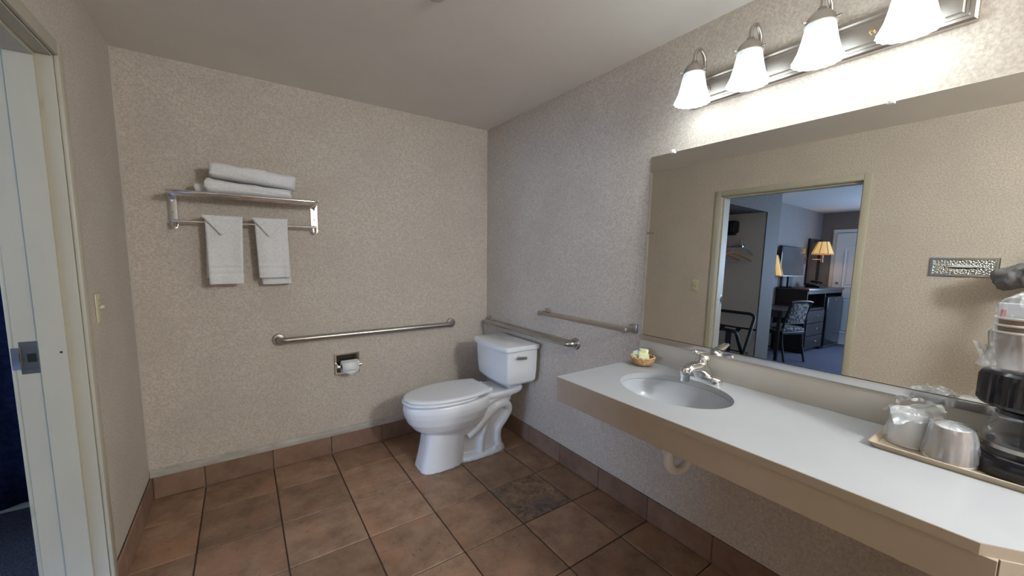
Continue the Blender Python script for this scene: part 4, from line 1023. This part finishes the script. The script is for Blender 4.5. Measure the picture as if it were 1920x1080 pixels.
# phone
ph = thing('telephone', 'black desk telephone beside the television', 'telephone', (-6.62, -.26, DTOP))
m = MB(); m.prism([(-.36, DTOP), (-.15, DTOP), (-.15, DTOP + .075), (-.36, DTOP + .03)], 'x', -6.74, -6.50); build('phone_base', m, black_m, ph)
build('handset', MB().tube(catmull([(-6.70, -.33, DTOP + .075), (-6.70, -.30, DTOP + .095), (-6.70, -.22, DTOP + .105), (-6.70, -.17, DTOP + .10)], 4), [.024, .026, .022, .017, .016, .016, .016, .016, .016, .017, .021, .025, .024], 10), black_matt, ph, 60)
build('keypad', MB().obox((-6.57, -.26, DTOP + .056), (.09, .12, .006), Matrix.Rotation(math.radians(12), 3, 'X')), steel, ph)
# swing-arm lamps
def wall_lamp(label, x, y, zb, wallx, group, R=.165, hh=.22):
    r = thing('wall_lamp', label, 'lamp', (x, y, zb - .2), group)
    m = MB(); m.lathe([(R, 0), (R * .48, hh), (R * .48 - .002, hh), (R - .003, 0)], (x, y, zb), 'z', 48, False, 1, lambda i, a: .004 * abs(math.sin(4 * a)))
    sh = build('shade', m, cloth_shade, r, 60)
    for k in range(8):
        a = 2 * PI * k / 8
        build('shade_rib', MB().tube([(x + (R + .003) * math.cos(a), y + (R + .003) * math.sin(a), zb), (x + R * .49 * math.cos(a), y + R * .49 * math.sin(a), zb + hh)], .007, 6), shade_rib, sh)
    build('shade_trim', MB().tube([(x + R * math.cos(2 * PI * k / 40), y + R * math.sin(2 * PI * k / 40), zb) for k in range(40)], .007, 6, True), shade_rib, sh)
    build('stem', MB().lathe([(.0005, -.16), (.014, -.155), (.022, -.12), (.012, -.08), (.02, -.045), (.012, -.01), (.01, .12)], (x, y, zb), 'z', 16), brass, r, 50)
    build('arm', MB().tube([(x, y, zb - .10), (wallx, y * .5 - .03, zb - .10), (wallx + .02, -.03, zb - .10)], .009, 8), brass, r)
    build('wall_plate', MB().box((wallx - .05, -.035, zb - .19), (wallx + .09, -.001, zb - .02), .008, 2), brass, r)
    l = bpy.data.lights.new('wall_lamp_light', 'POINT'); l.energy = 2.5; l.color = (1, .62, .28); l.shadow_soft_size = .04
    lo = bpy.data.objects.new('wall_lamp_light', l); COL.objects.link(lo); lo.location = (x, y, zb + .08)
wall_lamp('lit brass swing-arm lamp with ribbed cream shade before the wall mirror', -6.95, -.22, 1.645, -6.72, 'bedroom wall lamps')
wall_lamp('lit cream lampshade partly hidden by the closet wall beside the television', -4.80, -.255, 1.255, -4.72, 'bedroom wall lamps', .16, .30)
# framed wall mirror
wm = thing('framed_mirror', 'tall dark-framed mirror on the bedroom wall behind the lamp', 'mirror', (-7.05, -.02, DTOP + .02))
build('mirror_pane', MB().box((-7.38, -.022, DTOP + .09), (-6.96, -.012, 1.86)), mirror_m, wm)
for lo, hi in (((-7.47, -.035, DTOP + .02), (-7.38, -.002, 1.93)), ((-6.96, -.035, DTOP + .02), (-6.89, -.002, 1.93)), ((-7.38, -.035, DTOP + .02), (-6.96, -.002, DTOP + .09)), ((-7.38, -.035, 1.86), (-6.96, -.002, 1.93))):
    build('frame_bar', MB().box(lo, hi, .008, 2), dark_wood, wm)

# ================================================================== PHOTOGRAPHER (only a sleeve shows in the mirror)
person = thing('person', 'person in a grey long-sleeved top, elbow raised, seen at the mirror edge', 'person', (-1.84, -3.12, 0))
def skinmesh(name, verts, edges, material, parent, root=0, sub=2, wrinkle=0):
    me = bpy.data.meshes.new(name); off = chain(parent)
    me.from_pydata([tuple(Vector(v[0]) - off) for v in verts], edges, []); o = link(name, me, parent)
    md = o.modifiers.new('skin', 'SKIN'); md.use_smooth_shade = True
    for i, v in enumerate(verts):
        s = me.skin_vertices[0].data[i]; s.radius = v[1] if isinstance(v[1], tuple) else (v[1], v[1]); s.use_root = (i == root)
    sd = o.modifiers.new('sub', 'SUBSURF'); sd.levels = sub; sd.render_levels = sub
    if wrinkle:
        tx = bpy.data.textures.new(name + '_folds', 'CLOUDS'); tx.noise_scale = .055; tx.noise_depth = 2
        dp = o.modifiers.new('folds', 'DISPLACE'); dp.texture = tx; dp.strength = wrinkle; dp.mid_level = .5
    me.materials.append(material); return o
PC = Vector((-1.84, -3.12, 0)); fwd = Vector((.57, .82, 0)).normalized(); lft = Vector((-.82, .57, 0)).normalized()
def pp(l, f, z): return PC + lft * l + fwd * f + Vector((0, 0, z))
EL = Vector((-1.945, -2.578, 1.318)); ER = Vector((-1.50, -3.02, 1.13))
SL = pp(.19, .05, 1.47); SR = pp(-.19, .02, 1.40)
PHN = CAM - cF * .035
HL = PHN - cR * .085 - cF * .02 - cU * .01; HR = PHN + cR * .085 - cF * .02 - cU * .02
body = [(pp(0, 0, .93), .10), (pp(0, .0, 1.15), .10), (pp(0, .01, 1.36), .10), (pp(0, .02, 1.46), .055), (pp(0, .04, 1.54), .052), (pp(0, .05, 1.62), (.075, .095)), (pp(0, .04, 1.70), (.072, .09)),
        (SL, .05), (EL, .04), (HL - (HL - EL) * .2, .026), (SR, .05), (ER, .04), (HR - (HR - ER) * .2, .026),
        (pp(.10, 0, .88), .085), (pp(.11, .02, .50), .055), (pp(.11, -.01, .10), .04), (pp(-.10, 0, .88), .085), (pp(-.11, .02, .50), .055), (pp(-.11, -.01, .10), .04)]
skinmesh('body', body, [(0, 1), (1, 2), (2, 3), (3, 4), (4, 5), (5, 6), (2, 7), (7, 8), (8, 9), (2, 10), (10, 11), (11, 12), (0, 13), (13, 14), (14, 15), (0, 16), (16, 17), (17, 18)], skin, person)
top = [(pp(0, 0, .90), (.155, .115)), (pp(0, 0, 1.12), (.15, .115)), (pp(0, .0, 1.33), (.16, .125)), (pp(0, .02, 1.44), (.085, .08)),
       (SL, .082), (SL.lerp(EL, .5), .074), (EL, .070), (EL.lerp(HL, .45), .052), (EL.lerp(HL, .78), .040), (SR, .082), (SR.lerp(ER, .5), .066), (ER, .060), (ER.lerp(HR, .45), .05), (ER.lerp(HR, .78), .040)]
skinmesh('grey_top', top, [(0, 1), (1, 2), (2, 3), (2, 4), (4, 5), (5, 6), (6, 7), (7, 8), (2, 9), (9, 10), (10, 11), (11, 12), (12, 13)], grey_cloth, person, 0, 3, .055)
leg = [(pp(0, 0, .92), (.15, .11)), (pp(.10, 0, .84), .10), (pp(.11, .02, .48), .072), (pp(.11, -.01, .06), .062), (pp(-.10, 0, .84), .10), (pp(-.11, .02, .48), .072), (pp(-.11, -.01, .06), .062)]
skinmesh('trousers', leg, [(0, 1), (1, 2), (2, 3), (0, 4), (4, 5), (5, 6)], jeans, person)
for s in (-1, 1):
    m = MB(); rg = []
    for f, w, h in ((-.10, .03, .05), (-.08, .042, .085), (0, .045, .09), (.08, .048, .06), (.15, .042, .045), (.18, .02, .03)):
        rg.append([pp(s * .11, f, 0) + lft * (w * math.cos(a)) + Vector((0, 0, h / 2 + h / 2 * math.sin(a))) for a in [2 * PI * k / 16 for k in range(16)]])
    m.rings(rg); build('shoe', m, shoe_m, person, 60)
m = MB(); hc = pp(0, .035, 1.665)
m.sphere(hc, .108, 20, 14, (1, 1, 1.1)); bmesh.ops.delete(m.bm, geom=[v for v in m.bm.verts if (v.co - hc).dot(fwd) > .045 and v.co.z < hc.z + .06], context='VERTS')
build('hair', m, hair_m, person, 60)
def hand(name, wrist, s):
    c = PHN + cR * s * .078 - cF * .012
    vts = [(wrist, .022), (c - cF * .035 - cU * .03, (.034, .016)), (c - cF * .02, (.034, .014))]
    eds = [(0, 1), (1, 2)]
    for k in range(4):
        b = c - cF * .018 + cU * (.026 - .017 * k); L = (.9, 1.0, .95, .75)[k]
        i = len(vts); vts += [(b, .0085), (b - cR * s * .022 * L + cF * .006, .008), (b - cR * s * .044 * L + cF * .004, .0072)]
        eds += [(2, i), (i, i + 1), (i + 1, i + 2)]
    i = len(vts); b = c - cF * .04 - cU * .02
    vts += [(b, .011), (b - cR * s * .025 + cU * .012, .0095), (b - cR * s * .045 + cU * .02, .008)]; eds += [(1, i), (i, i + 1), (i + 1, i + 2)]
    skinmesh(name, vts, eds, skin, person, 0, 2)
hand('hand', EL.lerp(HL, .8), -1); hand('hand', ER.lerp(HR, .8), 1)
m = MB(); fc_ = pp(0, .135, 1.63)
for s in (-1, 1):
    m.sphere(pp(s * .033, .118, 1.665), .014, 10, 8)
eyes = build('eyes', m, cup_white, person)
m = MB(); m.rings([[pp(l, .12 + d, z) for l, d in ((-.006 - w, 0), (0, dd), (.006 + w, 0))] for z, w, dd in ((1.665, .0, .012), (1.635, .004, .028), (1.618, .01, .030), (1.61, .004, .012))]); build('nose', m, skin, person)
for s in (-1, 1):
    build('ear', MB().sphere(pp(s * .084, .03, 1.645), .028, 12, 8, (.5, .6, 1)), skin, person)
phn = thing('smartphone', 'black smartphone held up by the person, outside the picture', 'phone', PHN - cU * .04)
Rp = Matrix((cR, cU, cF)).transposed()
build('phone_case', MB().obox(PHN - cF * .012, (.155, .075, .009), Rp, .003, 2), black_m, phn)
build('phone_screen', MB().obox(PHN - cF * .0170, (.148, .069, .001), Rp), tv_screen, phn)
